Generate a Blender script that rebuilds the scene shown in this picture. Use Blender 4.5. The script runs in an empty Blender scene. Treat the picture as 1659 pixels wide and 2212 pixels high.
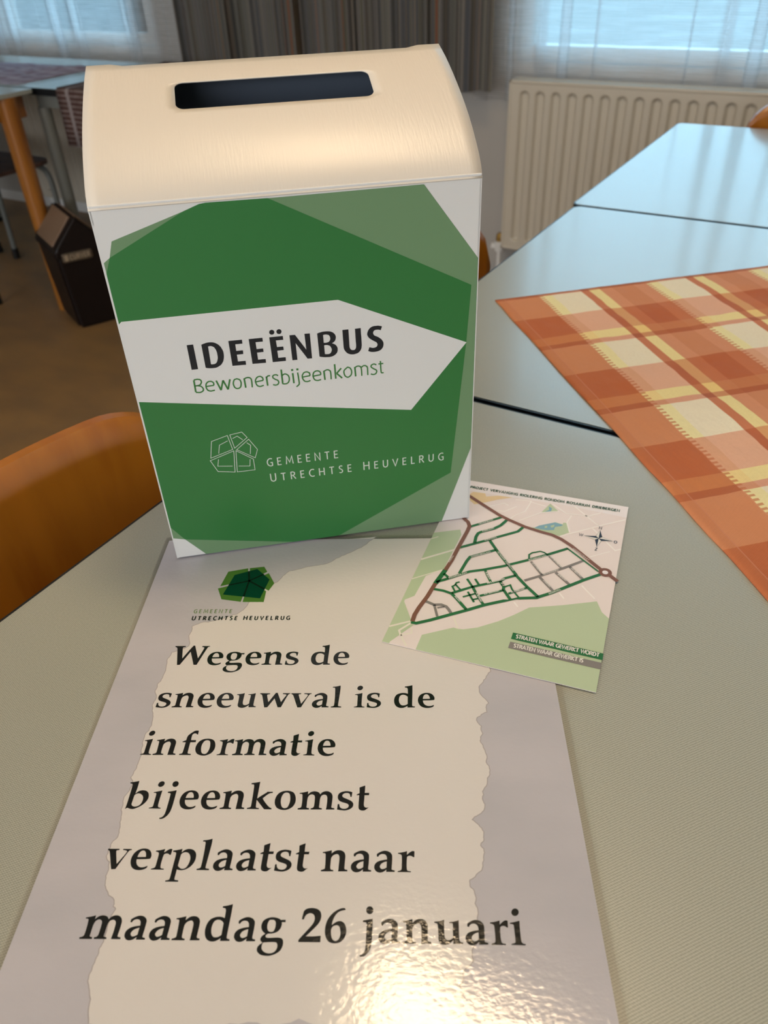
import bpy, bmesh, math, random
from mathutils import Vector, Matrix
random.seed(7)
S = bpy.context.scene
C = S.collection
PI = math.pi

def lin(r, g, b):
    f = lambda c: (c/255/12.92) if c/255 <= .04045 else ((c/255+.055)/1.055)**2.4
    return (f(r), f(g), f(b), 1)

# ------------------------------------------------------------------ camera
# room axes: x along the window wall, y towards the windows, z up; the camera is held 0.40 m above the table
cam_d = bpy.data.cameras.new('camera'); cam = bpy.data.objects.new('camera', cam_d); C.objects.link(cam)
rt = Vector((0.85813, 0.512225, -0.035196)); up = Vector((-0.285323, 0.532746, 0.796726)); fw = Vector((-0.426853, 0.673653, -0.603314))
cam.matrix_world = Matrix(((rt.x, up.x, -fw.x, 0), (rt.y, up.y, -fw.y, 0), (rt.z, up.z, -fw.z, 1.154405), (0, 0, 0, 1)))
cam_d.sensor_fit = 'HORIZONTAL'; cam_d.sensor_width = 36; cam_d.lens = 36*1678.08/1659
cam_d.clip_start = .02; cam_d.clip_end = 200
cam_d.dof.use_dof = True; cam_d.dof.focus_distance = .53; cam_d.dof.aperture_fstop = 14
S.camera = cam

# ------------------------------------------------------------------ world, exposure
w = bpy.data.worlds.new('winter_sky'); S.world = w; w.use_nodes = True
bg = w.node_tree.nodes['Background']
_n = w.node_tree.nodes; _l = w.node_tree.links      # overcast sky, bluer on the window side
_tc = _n.new('ShaderNodeTexCoord'); _sp = _n.new('ShaderNodeSeparateXYZ'); _mr = _n.new('ShaderNodeMapRange'); _mx = _n.new('ShaderNodeMix'); _mx.data_type = 'RGBA'
_mr.inputs[1].default_value = -.6; _mr.inputs[2].default_value = .6; _mx.inputs[6].default_value = (1.22, 1.27, 1.32, 1); _mx.inputs[7].default_value = (.50, .89, 1.18, 1)
_l.new(_tc.outputs['Generated'], _sp.inputs[0]); _l.new(_sp.outputs[1], _mr.inputs[0]); _l.new(_mr.outputs[0], _mx.inputs[0]); _l.new(_mx.outputs[2], bg.inputs[0])
bg.inputs[1].default_value = 4.2
S.view_settings.view_transform = 'Standard'; S.view_settings.look = 'None'
S.view_settings.gamma = 1; S.view_settings.use_curve_mapping = False
S.view_settings.exposure = 0.02
try:
    S.cycles.max_bounces = 8; S.cycles.transparent_max_bounces = 24
    S.cycles.sample_clamp_indirect = 4
except Exception: pass
LAMP_COL = (1, .735, .45, 1); LAMP_STRENGTH = 37

def portal(name, loc, sx, sz, rz=0):
    d = bpy.data.lights.new(name, 'AREA'); d.shape = 'RECTANGLE'; d.size = sx; d.size_y = sz; d.cycles.is_portal = True
    o = bpy.data.objects.new(name, d); C.objects.link(o); o.location = loc; o.rotation_euler = (-PI/2, 0, rz)
portal('daylight_portal', (-3.85, 2.94, 1.48), 2.1, 1.5)
portal('daylight_portal', (.3, 2.94, 1.48), 3.06, 1.5)
portal('daylight_portal', (-1.0, -3.74, 1.6), 5.6, 1.5, PI)  # for the added fill window behind the camera

# ------------------------------------------------------------------ materials
def mat(name, col, rough=.5, spec=.5, metal=0, coat=0, coat_rough=.1, bump=None, vary=None):
    """bump=(scale xyz, strength, distance); vary=(scale, second colour, detail)"""
    m = bpy.data.materials.new(name); m.use_nodes = True
    nt = m.node_tree; b = nt.nodes['Principled BSDF']
    b.inputs['Base Color'].default_value = col if len(col) == 4 else (*col, 1)
    b.inputs['Roughness'].default_value = rough; b.inputs['Specular IOR Level'].default_value = spec
    b.inputs['Metallic'].default_value = metal; b.inputs['Coat Weight'].default_value = coat; b.inputs['Coat Roughness'].default_value = coat_rough
    if bump or vary:
        tc = nt.nodes.new('ShaderNodeTexCoord')
    if bump:
        mp = nt.nodes.new('ShaderNodeMapping'); mp.inputs['Scale'].default_value = bump[0]
        n = nt.nodes.new('ShaderNodeTexNoise'); n.inputs['Scale'].default_value = 1; n.inputs['Detail'].default_value = 3
        bp = nt.nodes.new('ShaderNodeBump'); bp.inputs['Strength'].default_value = bump[1]; bp.inputs['Distance'].default_value = bump[2]
        nt.links.new(tc.outputs['Object'], mp.inputs[0]); nt.links.new(mp.outputs[0], n.inputs[0])
        nt.links.new(n.outputs[0], bp.inputs['Height']); nt.links.new(bp.outputs[0], b.inputs['Normal'])
        if coat: nt.links.new(bp.outputs[0], b.inputs['Coat Normal'])
    if vary:
        mp = nt.nodes.new('ShaderNodeMapping'); mp.inputs['Scale'].default_value = vary[0]
        n = nt.nodes.new('ShaderNodeTexNoise'); n.inputs['Scale'].default_value = 1; n.inputs['Detail'].default_value = vary[2]
        mr = nt.nodes.new('ShaderNodeMapRange'); mr.inputs[1].default_value = .35; mr.inputs[2].default_value = .65
        mx = nt.nodes.new('ShaderNodeMix'); mx.data_type = 'RGBA'
        mx.inputs[6].default_value = col if len(col) == 4 else (*col, 1); mx.inputs[7].default_value = vary[1]
        nt.links.new(tc.outputs['Object'], mp.inputs[0]); nt.links.new(mp.outputs[0], n.inputs[0])
        nt.links.new(n.outputs[0], mr.inputs[0]); nt.links.new(mr.outputs[0], mx.inputs[0]); nt.links.new(mx.outputs[2], b.inputs['Base Color'])
    return m

class NG:
    """tiny node-graph helper"""
    def __init__(s, m): s.nt = m.node_tree; s.b = s.nt.nodes.get('Principled BSDF')
    def n(s, t, **k):
        o = s.nt.nodes.new(t)
        for a, v in k.items(): setattr(o, a, v)
        return o
    def l(s, a, b): s.nt.links.new(a, b)
    def math(s, op, a, b=None, c=None):
        o = s.n('ShaderNodeMath', operation=op)
        for i, v in enumerate((a, b, c)):
            if v is None: continue
            if isinstance(v, (int, float)): o.inputs[i].default_value = v
            else: s.l(v, o.inputs[i])
        return o.outputs[0]
    def mix(s, f, a, b):
        o = s.n('ShaderNodeMix', data_type='RGBA')
        if isinstance(f, (int, float)): o.inputs[0].default_value = f
        else: s.l(f, o.inputs[0])
        for i, v in ((6, a), (7, b)):
            if isinstance(v, tuple): o.inputs[i].default_value = v
            else: s.l(v, o.inputs[i])
        return o.outputs[2]
    def noise(s, vec, scale, detail=2):
        o = s.n('ShaderNodeTexNoise'); o.inputs['Scale'].default_value = scale; o.inputs['Detail'].default_value = detail
        s.l(vec, o.inputs['Vector']); return o.outputs[0]
    def ramp(s, f, stops, interp='CONSTANT'):
        o = s.n('ShaderNodeValToRGB'); r = o.color_ramp; r.interpolation = interp
        while len(r.elements) > 1: r.elements.remove(r.elements[-1])
        r.elements[0].position = stops[0][0]; r.elements[0].color = stops[0][1]
        for p, c in stops[1:]:
            e = r.elements.new(p); e.color = c
        s.l(f, o.inputs[0]); return o.outputs[0]

def emis(name, col, st):
    m = bpy.data.materials.new(name); m.use_nodes = True; g = NG(m)
    g.b.inputs['Emission Color'].default_value = col; g.b.inputs['Emission Strength'].default_value = st; g.b.inputs['Base Color'].default_value = (.8, .8, .8, 1)
    return m

# ------------------------------------------------------------------ mesh helpers
def obj(name, bm_or_me, m=None, parent=None, smooth=False):
    if isinstance(bm_or_me, bmesh.types.BMesh):
        me = bpy.data.meshes.new(name); bm_or_me.to_mesh(me); bm_or_me.free()
    else: me = bm_or_me
    if smooth:
        for p in me.polygons: p.use_smooth = True
    o = bpy.data.objects.new(name, me); C.objects.link(o)
    if m:
        for mm in (m if isinstance(m, (list, tuple)) else [m]): me.materials.append(mm)
    if parent: o.parent = parent
    return o
def thing(name, label, cat, loc=(0, 0, 0), rz=0, group=None):
    o = bpy.data.objects.new(name, None); C.objects.link(o); o.location = loc; o.rotation_euler = (0, 0, rz); o.empty_display_size = .05
    o['label'] = label; o['category'] = cat
    if group: o['group'] = group
    return o
def struct(o, label=None):
    o['kind'] = 'structure'
    if label: o['label'] = label
    return o
def dup(root, loc, rz, label):
    r = root.copy(); C.objects.link(r); r.location = loc; r.rotation_euler = (0, 0, rz); r['label'] = label
    for ch in list(root.children):
        c = ch.copy(); C.objects.link(c); c.parent = r
        for g in ch.children:
            d = g.copy(); C.objects.link(d); d.parent = c
    return r
def box(bm, x0, x1, y0, y1, z0, z1, bevel=0, seg=2):
    t = bmesh.new(); bmesh.ops.create_cube(t, size=1)
    for v in t.verts: v.co = Vector(((x0+x1)/2+v.co.x*(x1-x0), (y0+y1)/2+v.co.y*(y1-y0), (z0+z1)/2+v.co.z*(z1-z0)))
    if bevel: bmesh.ops.bevel(t, geom=list(t.edges), offset=bevel, segments=seg, affect='EDGES', profile=.5)
    me = bpy.data.meshes.new('t'); t.to_mesh(me); t.free(); bm.from_mesh(me); bpy.data.meshes.remove(me)
    return bm
def bx(*a, **k): return box(bmesh.new(), *a, **k)
def tube(bm, pts, r, n=12, caps=True):
    pts = [Vector(p) for p in pts]; rs = r if isinstance(r, (list, tuple)) else [r]*len(pts)
    t0 = (pts[1]-pts[0]).normalized(); a = t0.orthogonal().normalized(); rings = []
    for i, p in enumerate(pts):
        t = ((pts[min(i+1, len(pts)-1)]-pts[max(i-1, 0)])).normalized()
        a = (a - t*a.dot(t)).normalized(); b = t.cross(a)
        rings.append([bm.verts.new(p+(a*math.cos(2*PI*k/n)+b*math.sin(2*PI*k/n))*rs[i]) for k in range(n)])
    for i in range(len(rings)-1):
        for k in range(n): bm.faces.new((rings[i][k], rings[i][(k+1) % n], rings[i+1][(k+1) % n], rings[i+1][k]))
    if caps: bm.faces.new(list(reversed(rings[0]))); bm.faces.new(rings[-1])
    return bm
def fillet(pts, r, n=5):
    """round the inner corners of a polyline"""
    pts = [Vector(p) for p in pts]; out = [pts[0]]
    for i in range(1, len(pts)-1):
        a, b, c = pts[i-1:i+2]; d1 = (a-b); d2 = (c-b); l = min(r, d1.length*.49, d2.length*.49)
        p, q = b+d1.normalized()*l, b+d2.normalized()*l
        for k in range(n+1):
            t = k/n; out.append(p*(1-t)**2 + b*2*t*(1-t) + q*t*t)
    out.append(pts[-1]); return out
def outline_mesh(name, contours, place, layer=0.):
    """fill flat outlines (holes by even-odd) and lay them on a surface: place(u, v, height) -> point"""
    cu = bpy.data.curves.new('t', 'CURVE'); cu.dimensions = '2D'; cu.fill_mode = 'BOTH'
    for c in contours:
        sp = cu.splines.new('POLY'); sp.points.add(len(c)-1); sp.use_cyclic_u = True
        for p, q in zip(sp.points, c): p.co = (q[0], q[1], 0, 1)
    o = bpy.data.objects.new('t', cu); C.objects.link(o)
    me = bpy.data.meshes.new_from_object(o); bpy.data.objects.remove(o); bpy.data.curves.remove(cu)
    me.name = name
    for v in me.vertices: v.co = place(v.co.x, v.co.y, layer)
    return me
def orient(me, nrm):
    bm = bmesh.new(); bm.from_mesh(me); bm.normal_update()
    bmesh.ops.reverse_faces(bm, faces=[f for f in bm.faces if f.normal.dot(nrm) < 0]); bm.to_mesh(me); bm.free(); return me
def pairs(a): return [(a[i], a[i+1]) for i in range(0, len(a), 2)]
def strip(bm, pts, wd, place, layer=0., cap=True):
    """a printed line of constant width with mitred joints"""
    P = [Vector((p[0], p[1])) for p in pts]
    P = [p for i, p in enumerate(P) if i == 0 or (p-P[i-1]).length > 1e-5]
    if len(P) < 2: return
    closed = (P[0]-P[-1]).length < 1e-4
    if closed: P = P[:-1]
    n = len(P); L, R = [], []
    for i in range(n):
        a = P[i-1] if (i > 0 or closed) else None; b = P[(i+1) % n] if (i < n-1 or closed) else None
        d1 = (P[i]-a).normalized() if a is not None else None; d2 = (b-P[i]).normalized() if b is not None else None
        d = ((d1 or d2)+(d2 or d1)); d = d.normalized() if d.length > 1e-6 else (d1 or d2)
        nr = Vector((-d.y, d.x)); ref = d1 or d2; k = max(.45, abs(nr.dot(Vector((-ref.y, ref.x)))))
        L.append(P[i]+nr*wd/2/k); R.append(P[i]-nr*wd/2/k)
    vl = [bm.verts.new(place(p.x, p.y, layer)) for p in L]; vr = [bm.verts.new(place(p.x, p.y, layer)) for p in R]
    for i in range(n if closed else n-1):
        j = (i+1) % n; bm.faces.new((vr[i], vr[j], vl[j], vl[i]))

# humanist capitals drawn as strokes: letter -> (width, strokes) on a unit cap height
def arc(cx, cy, rx, ry, a0, a1, n=10): return [(cx+rx*math.cos(math.radians(a0+(a1-a0)*i/n)), cy+ry*math.sin(math.radians(a0+(a1-a0)*i/n))) for i in range(n+1)]
CAPS = {
 'A': (.70, [[(.02, 0), (.35, 1), (.68, 0)], [(.14, .32), (.56, .32)]]),
 'B': (.58, [[(.08, 0), (.08, 1)], [(.08, .96), (.3, .97), (.45, .88), (.45, .65), (.3, .54), (.08, .53)], [(.3, .54), (.5, .45), (.52, .18), (.36, .05), (.08, .04)]]),
 'C': (.62, [arc(.42, .5, .36, .48, 58, 302, 14)]),
 'D': (.68, [[(.08, 0), (.08, 1)], [(.08, .96), (.28, .97), (.48, .86), (.6, .62), (.6, .38), (.48, .14), (.28, .03), (.08, .04)]]),
 'E': (.50, [[(.08, 0), (.08, 1)], [(.08, .95), (.46, .95)], [(.08, .52), (.42, .52)], [(.08, .05), (.47, .05)]]),
 'F': (.48, [[(.08, 0), (.08, 1)], [(.08, .95), (.46, .95)], [(.08, .5), (.42, .5)]]),
 'G': (.68, [arc(.42, .5, .36, .48, 58, 290, 14)+[(.6, .08), (.6, .46), (.4, .46)]]),
 'H': (.70, [[(.08, 0), (.08, 1)], [(.62, 0), (.62, 1)], [(.08, .52), (.62, .52)]]),
 'I': (.18, [[(.09, 0), (.09, 1)]]),
 'J': (.34, [[(.24, 1), (.24, .15), (.16, -.02), (.02, -.04)]]),
 'K': (.60, [[(.08, 0), (.08, 1)], [(.55, 1), (.1, .5), (.58, 0)]]),
 'L': (.46, [[(.08, 1), (.08, .05), (.45, .05)]]),
 'M': (.86, [[(.06, 0), (.14, 1), (.43, .22), (.72, 1), (.80, 0)]]),
 'N': (.70, [[(.08, 0), (.08, 1), (.62, 0), (.62, 1)]]),
 'O': (.76, [arc(.38, .5, .33, .48, 90, 450, 20)]),
 'P': (.54, [[(.08, 0), (.08, 1)], [(.08, .96), (.32, .96), (.48, .86), (.48, .58), (.32, .46), (.08, .46)]]),
 'R': (.60, [[(.08, 0), (.08, 1)], [(.08, .96), (.32, .96), (.47, .86), (.47, .62), (.32, .5), (.08, .5)], [(.28, .5), (.57, 0)]]),
 'S': (.50, [[(.44, .9), (.3, .97), (.14, .93), (.07, .77), (.14, .6), (.36, .44), (.44, .26), (.36, .08), (.2, .03), (.06, .09)]]),
 'T': (.58, [[(.02, .95), (.56, .95)], [(.29, 0), (.29, .95)]]),
 'U': (.66, [[(.08, 1), (.08, .32), (.14, .12), (.33, .02), (.52, .12), (.58, .32), (.58, 1)]]),
 'V': (.64, [[(.02, 1), (.32, .02), (.62, 1)]]),
 'W': (.92, [[(.02, 1), (.24, .02), (.46, .96), (.68, .02), (.9, 1)]]),
 'X': (.60, [[(.04, 0), (.55, 1)], [(.04, 1), (.56, 0)]]), 'Y': (.60, [[(.02, 1), (.3, .48), (.58, 1)], [(.3, .48), (.3, 0)]]),
 'Z': (.56, [[(.05, .95), (.5, .95), (.06, .05), (.52, .05)]]),
 '.': (.18, [[(.09, 0), (.09, .14)]]), ' ': (.32, []),
}
def caps_text(bm, text, x0, y0, x1, y1, h, wt, place, layer=0., big=()):
    """set text between two baseline points; letters keep their shape, the tracking takes up the rest"""
    dx, dy = x1-x0, y1-y0; Ln = math.hypot(dx, dy); ca, sa = dx/Ln, dy/Ln
    hs = [h*(1.09 if i in big else 1) for i in range(len(text))]
    nat = sum(CAPS[c][0]*q for c, q in zip(text, hs)); tr = (Ln-nat)/max(1, len(text)-1); sx = 1
    if tr < .04*h: tr = .04*h; sx = (Ln-tr*(len(text)-1))/nat
    pen = 0
    for c, q in zip(text, hs):
        for st in CAPS[c][1]:
            pts = [(pen+px*q*sx, py*q) for px, py in st]
            strip(bm, [(x0+a*ca-b*sa, y0+a*sa+b*ca) for a, b in pts], wt*h, place, layer)
        pen += CAPS[c][0]*q*sx+tr
GLYPHS = {
 'm': (889, [[11,0,4,33,21,36,38,39,53,45,66,51,78,60,85,75,89,119,89,177,88,234,85,288,80,340,75,378,71,387,64,392,54,396,41,399,26,400,9,401,4,423,38,429,71,435,104,441,137,449,169,458,201,468,202,458,202,448,203,436,203,421,204,404,204,387,221,407,238,425,256,440,276,452,298,461,320,466,344,469,369,468,393,464,414,458,434,450,452,439,466,425,478,408,489,391,503,412,518,431,536,447,558,459,582,468,607,473,632,474,658,472,682,465,704,454,725,439,743,422,756,403,767,382,774,360,778,337,780,313,780,284,780,246,779,202,777,162,775,126,772,92,772,68,775,60,780,54,789,49,803,46,820,43,839,42,847,6,653,6,654,13,655,25,656,39,659,72,662,115,664,160,664,210,663,262,660,303,656,323,650,340,641,354,630,366,617,375,602,381,588,383,572,382,557,378,543,371,530,361,519,350,511,335,504,319,500,301,497,283,495,264,494,240,493,205,493,166,493,131,491,104,490,81,490,64,493,57,498,52,506,48,520,44,536,41,555,38,562,6,307,4,301,35,319,38,336,42,349,49,359,57,366,68,371,82,374,110,375,145,376,184,376,230,374,280,372,320,368,335,363,347,355,359,344,369,331,378,318,384,304,388,289,388,274,385,260,379,245,369,233,357,224,344,218,328,212,311,208,293,206,274,204,249,204,215,204,176,205,141,204,111,203,85,203,65,205,58,210,52,218,47,230,43,246,40,264,37,269,3]]),
 'n': (611, [[-6,0,-6,30,12,34,29,38,44,44,58,51,70,59,76,74,75,165,70,287,64,379,62,388,57,396,48,402,35,406,18,408,-1,409,-2,433,27,437,56,442,87,448,121,456,156,465,191,474,191,465,192,454,192,442,192,428,192,413,192,397,214,419,236,438,258,454,280,465,302,472,324,476,348,478,373,476,397,471,420,461,442,448,460,432,473,414,483,394,491,370,495,345,496,316,496,282,494,216,492,138,491,80,493,68,497,58,505,51,518,45,536,41,557,38,560,5,362,2,363,11,364,23,365,38,366,66,367,103,368,145,370,199,371,259,370,307,367,328,361,345,354,359,345,371,334,380,323,386,312,389,301,388,288,386,272,380,255,373,239,363,225,352,213,338,203,323,196,306,191,286,189,261,188,203,188,131,190,76,193,62,199,51,208,43,221,37,238,34,257,33,259,1]]),
 'a': (500, [[95,333,64,347,65,398,87,415,111,431,135,444,161,456,189,466,216,472,241,473,267,471,291,466,313,457,334,446,353,433,368,418,381,401,391,382,396,362,397,340,398,313,398,272,396,224,395,178,392,138,390,100,390,72,391,62,394,54,402,48,416,43,434,39,454,35,455,4,275,1,277,54,259,36,239,19,219,6,195,-5,170,-12,146,-15,123,-14,101,-9,81,0,63,12,47,28,35,44,26,60,20,75,17,93,17,114,19,137,26,160,39,182,57,203,78,221,104,235,135,247,168,256,204,264,243,270,284,275,284,287,284,299,282,312,280,325,277,339,271,353,263,366,253,378,241,388,226,394,209,398,192,400,176,399,159,396,144,391,132,384,122,376,113,367],[282,233,260,228,238,222,217,214,197,203,177,190,161,175,149,158,140,139,135,121,138,105,145,91,154,79,164,71,175,65,188,62,203,63,219,67,235,72,250,80,265,89,279,99]]),
 'd': (611, [[292,653,294,684,323,688,353,693,384,699,419,708,455,718,491,729,492,658,492,586,492,511,490,431,489,349,487,271,485,194,484,122,485,70,486,60,490,52,499,46,513,41,532,37,553,33,552,2,364,-1,365,52,346,37,327,24,306,12,285,1,263,-8,239,-13,212,-15,184,-14,157,-8,130,3,103,19,80,38,62,61,47,88,35,117,27,146,22,178,19,211,20,246,24,284,32,319,45,354,62,386,83,413,106,432,133,445,160,456,187,464,215,469,242,472,268,472,292,470,315,466,335,460,355,453,373,445,372,502,371,553,369,593,365,610,359,625,353,635,348,641,342,643,334,645,322,648,308,650],[370,344,361,356,351,367,339,378,325,388,308,398,291,405,272,410,252,412,233,411,215,405,197,396,182,383,169,366,159,345,152,321,146,292,143,259,143,226,148,193,156,160,167,132,179,110,193,92,209,79,227,71,247,67,267,67,285,69,303,74,320,81,337,90,353,102,370,115]]),
 'g': (556, [[516,428,515,380,440,380,445,359,447,338,446,315,441,290,433,264,421,240,406,220,387,201,366,186,341,174,314,165,286,158,257,154,226,153,196,153,182,145,171,138,161,130,155,121,151,112,152,103,156,93,164,84,175,77,190,73,207,71,229,71,258,72,292,74,325,76,359,78,392,79,422,79,448,75,470,68,488,58,501,45,511,28,518,9,522,-15,522,-42,519,-70,511,-101,499,-133,483,-162,462,-184,437,-203,409,-221,376,-237,341,-250,305,-261,269,-266,232,-267,196,-266,161,-262,127,-255,97,-244,71,-230,49,-212,32,-194,21,-175,16,-155,15,-136,19,-116,26,-96,39,-77,59,-58,83,-39,111,-21,96,-11,82,-1,71,9,63,19,57,29,55,42,56,57,60,74,70,92,88,111,112,131,140,152,119,165,99,179,82,195,66,214,54,234,44,256,38,277,36,300,36,323,41,349,48,375,60,399,77,418,99,434,124,448,151,459,182,468,212,474,241,475,270,474,298,471,324,466,349,459,371,451,389,443,404,433,417,424],[233,424,217,424,200,422,185,414,174,398,165,376,159,352,156,326,157,297,160,271,166,248,176,227,187,210,200,198,216,191,233,187,253,186,276,189,294,198,306,215,314,237,320,259,324,282,325,305,325,327,323,349,319,370,312,388,302,402,290,412,277,419,263,424,248,425],[124,-17,159,-14,193,-12,227,-10,261,-8,294,-7,323,-7,347,-9,367,-11,383,-17,395,-27,404,-40,410,-56,414,-75,414,-96,411,-117,404,-138,395,-158,382,-176,366,-191,347,-204,325,-213,300,-218,272,-220,244,-219,217,-214,189,-206,165,-194,143,-179,125,-160,111,-141,104,-121,102,-101,102,-82,103,-67,106,-54,110,-43,114,-33,119,-24]]),
 '2': (500, [[35,443,39,473,43,501,47,529,51,556,55,581,60,606,75,624,92,640,114,653,144,662,178,668,212,671,247,670,281,666,313,658,342,646,368,629,389,610,405,587,415,562,422,534,425,503,423,470,417,437,407,408,393,379,372,348,343,312,309,274,271,235,232,194,191,152,148,110,198,110,248,110,298,112,348,115,399,120,449,125,450,2,13,0,12,42,54,92,96,142,137,190,177,238,217,286,248,326,267,353,280,377,289,402,295,427,297,453,296,477,291,498,283,516,272,532,258,545,241,555,224,562,205,565,186,565,167,561,148,553,131,542,116,530,106,518,99,506,92,491,86,474,80,455,74,436]]),
 '6': (500, [[415,643,393,675,373,677,350,677,325,673,295,662,262,648,229,629,197,608,165,582,136,553,108,519,82,481,60,442,45,402,34,360,26,319,23,278,23,237,26,198,33,160,43,125,56,92,73,62,93,35,118,14,150,-1,187,-11,224,-15,261,-14,298,-8,332,3,362,21,388,44,410,70,427,99,440,131,448,163,453,195,453,226,450,257,443,290,432,323,418,351,400,374,379,392,359,405,340,412,321,415,302,415,280,412,257,407,233,396,207,380,181,358,154,334,156,366,160,398,167,430,178,463,192,496,209,526,228,553,251,577,274,597,297,610,320,619,343,625],[238,332,220,329,201,323,183,314,170,301,160,285,152,267,148,247,146,224,147,199,151,169,157,136,166,107,177,83,190,63,205,48,223,37,242,31,262,31,280,38,298,51,314,69,326,92,334,120,340,149,341,176,338,202,334,229,328,255,320,281,310,302,299,315,286,323,273,329,262,333,251,334]]),
 'j': (333, [[27,404,28,438,61,442,93,447,126,453,158,460,190,468,223,477,223,446,224,409,224,366,225,304,225,232,224,164,223,102,220,44,215,-7,210,-48,203,-81,192,-111,178,-142,161,-171,142,-196,121,-217,99,-235,77,-248,53,-255,28,-257,3,-258,-3,-227,15,-224,32,-219,48,-210,62,-197,75,-180,86,-158,93,-131,98,-100,101,-61,103,-4,104,64,104,136,105,217,105,301,103,364,102,377,98,387,89,395,73,400,51,403],[229,641,228,629,226,618,223,607,218,597,211,587,204,580,195,573,185,568,175,564,164,562,153,562,142,564,132,567,121,572,112,578,104,586,96,595,90,605,86,616,83,627,82,639,82,650,84,662,87,673,92,683,99,692,106,701,115,707,125,712,135,716,146,718,157,718,168,716,179,713,189,708,198,702,207,694,214,685,220,675,224,664,227,652]]),
 'u': (611, [[17,407,20,428,58,432,95,437,129,443,160,450,189,459,216,468,215,432,214,393,214,349,213,295,212,237,213,188,215,157,219,131,227,109,238,93,253,81,269,74,286,73,305,75,324,82,343,92,363,106,383,122,383,169,383,214,383,257,385,300,387,340,388,371,387,385,383,395,375,402,360,406,339,407,316,407,316,425,352,429,388,433,421,440,452,448,481,458,508,468,507,427,506,381,505,326,503,250,502,165,503,100,506,79,511,63,520,50,535,42,553,38,574,36,572,7,386,7,385,76,369,61,352,46,336,32,320,20,305,8,287,-1,264,-9,238,-14,212,-15,184,-11,155,-2,131,10,115,26,103,45,96,68,93,95,93,126,94,160,93,200,92,242,90,280,89,312,88,339,85,361,83,374,80,383,72,392,58,398,39,403]]),
 'r': (389, [[19,409,24,430,55,432,87,436,119,442,151,450,183,459,215,470,210,385,231,405,251,423,271,440,290,453,310,465,329,472,346,473,361,469,376,464,371,333,346,333,337,341,328,349,318,355,305,360,292,364,278,365,262,364,246,360,232,354,223,345,216,333,213,318,209,269,207,206,206,152,208,113,211,81,215,57,220,45,226,37,237,30,254,26,276,23,300,22,295,0,14,1,23,22,43,27,61,32,76,39,86,45,94,53,98,65,101,94,103,132,103,177,104,234,103,297,101,347,99,364,94,376,84,387,67,396,44,403]]),
 'i': (333, [[24,406,30,425,60,431,90,437,121,444,154,451,187,460,221,468,218,417,215,363,214,304,213,231,213,153,215,93,218,71,224,54,235,41,252,31,273,26,296,22,291,0,20,5,24,25,45,28,64,33,80,39,91,45,99,53,103,65,104,95,104,136,103,183,103,243,102,311,101,363,99,377,95,388,86,396,70,402,48,404],[225,637,223,625,219,614,214,604,208,594,200,585,191,577,181,571,171,565,160,562,149,560,138,560,127,562,117,565,107,570,99,576,92,583,86,592,81,602,78,612,77,624,77,635,79,646,83,657,88,668,94,678,102,687,111,695,121,701,131,706,142,710,153,712,165,712,175,710,185,707,195,702,203,696,211,688,217,679,221,670,224,659,225,648]]),
 'v': (556, [[1,437,-1,462,257,462,256,434,235,432,217,429,205,424,198,417,197,407,200,394,222,324,255,228,292,120,319,164,344,208,369,253,396,303,422,354,438,393,437,406,427,417,413,425,393,430,366,433,337,435,340,462,531,461,528,432,512,439,490,425,471,401,424,301,365,162,301,4,208,0,188,51,167,103,146,157,124,217,101,279,81,329,70,358,59,382,50,400,41,411,32,418,24,424,16,429,8,433]]),
 'e': (500, [[428,85,427,71,425,56,419,44,411,32,399,22,383,12,359,2,330,-7,299,-13,264,-15,227,-14,192,-8,160,2,130,17,103,36,81,58,63,84,48,112,35,144,26,178,21,213,21,250,26,288,35,324,48,356,66,386,87,411,110,432,137,448,165,460,194,469,223,474,254,475,287,473,322,466,352,454,378,437,401,415,419,391,433,365,444,338,450,312,450,288,446,266,440,244,417,240,388,235,352,232,295,230,224,228,147,227,150,201,154,176,161,152,172,130,185,109,201,91,221,75,243,62,265,53,286,48,307,48,327,49,345,51,361,56,377,62],[148,277,150,302,153,325,158,349,168,372,180,395,194,413,212,423,233,428,252,427,267,422,282,411,294,398,305,381,314,362,322,342,326,323,329,303,331,282]]),
 'p': (611, [[14,404,14,433,46,438,78,443,110,450,143,458,175,467,208,476,209,390,225,411,243,430,265,447,291,460,320,471,350,476,382,475,416,468,447,456,475,440,499,418,519,393,534,365,543,333,548,299,549,263,546,226,538,189,525,154,507,119,485,88,458,61,428,37,396,18,364,4,330,-5,297,-9,263,-7,229,-1,195,8,194,-32,193,-70,193,-106,192,-139,191,-170,192,-193,195,-204,200,-213,210,-219,229,-223,254,-226,282,-228,287,-258,7,-258,7,-231,29,-229,48,-226,64,-220,77,-214,85,-205,89,-190,92,-115,91,-11,91,92,93,191,94,289,93,361,90,374,83,384,75,392,66,397,56,400,45,402,35,403,24,404],[205,343,216,358,227,372,241,383,259,391,278,398,299,399,321,396,344,388,366,376,385,359,402,338,415,313,425,285,431,253,432,219,429,183,422,144,412,110,400,82,385,59,368,41,348,30,326,25,304,25,284,28,264,36,246,47,229,60,212,76,197,93]]),
 'l': (333, [[13,647,15,676,45,679,76,682,108,688,142,696,178,707,214,718,217,687,219,647,220,600,217,520,212,423,207,328,202,231,197,136,195,67,197,56,202,47,212,41,230,36,252,33,277,31,281,0,10,0,10,28,31,31,49,35,65,41,77,47,87,56,91,70,94,138,95,231,93,327,90,426,85,527,80,602,78,615,75,627,70,636,64,641,56,645,47,647,37,648,26,647]]),
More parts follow.
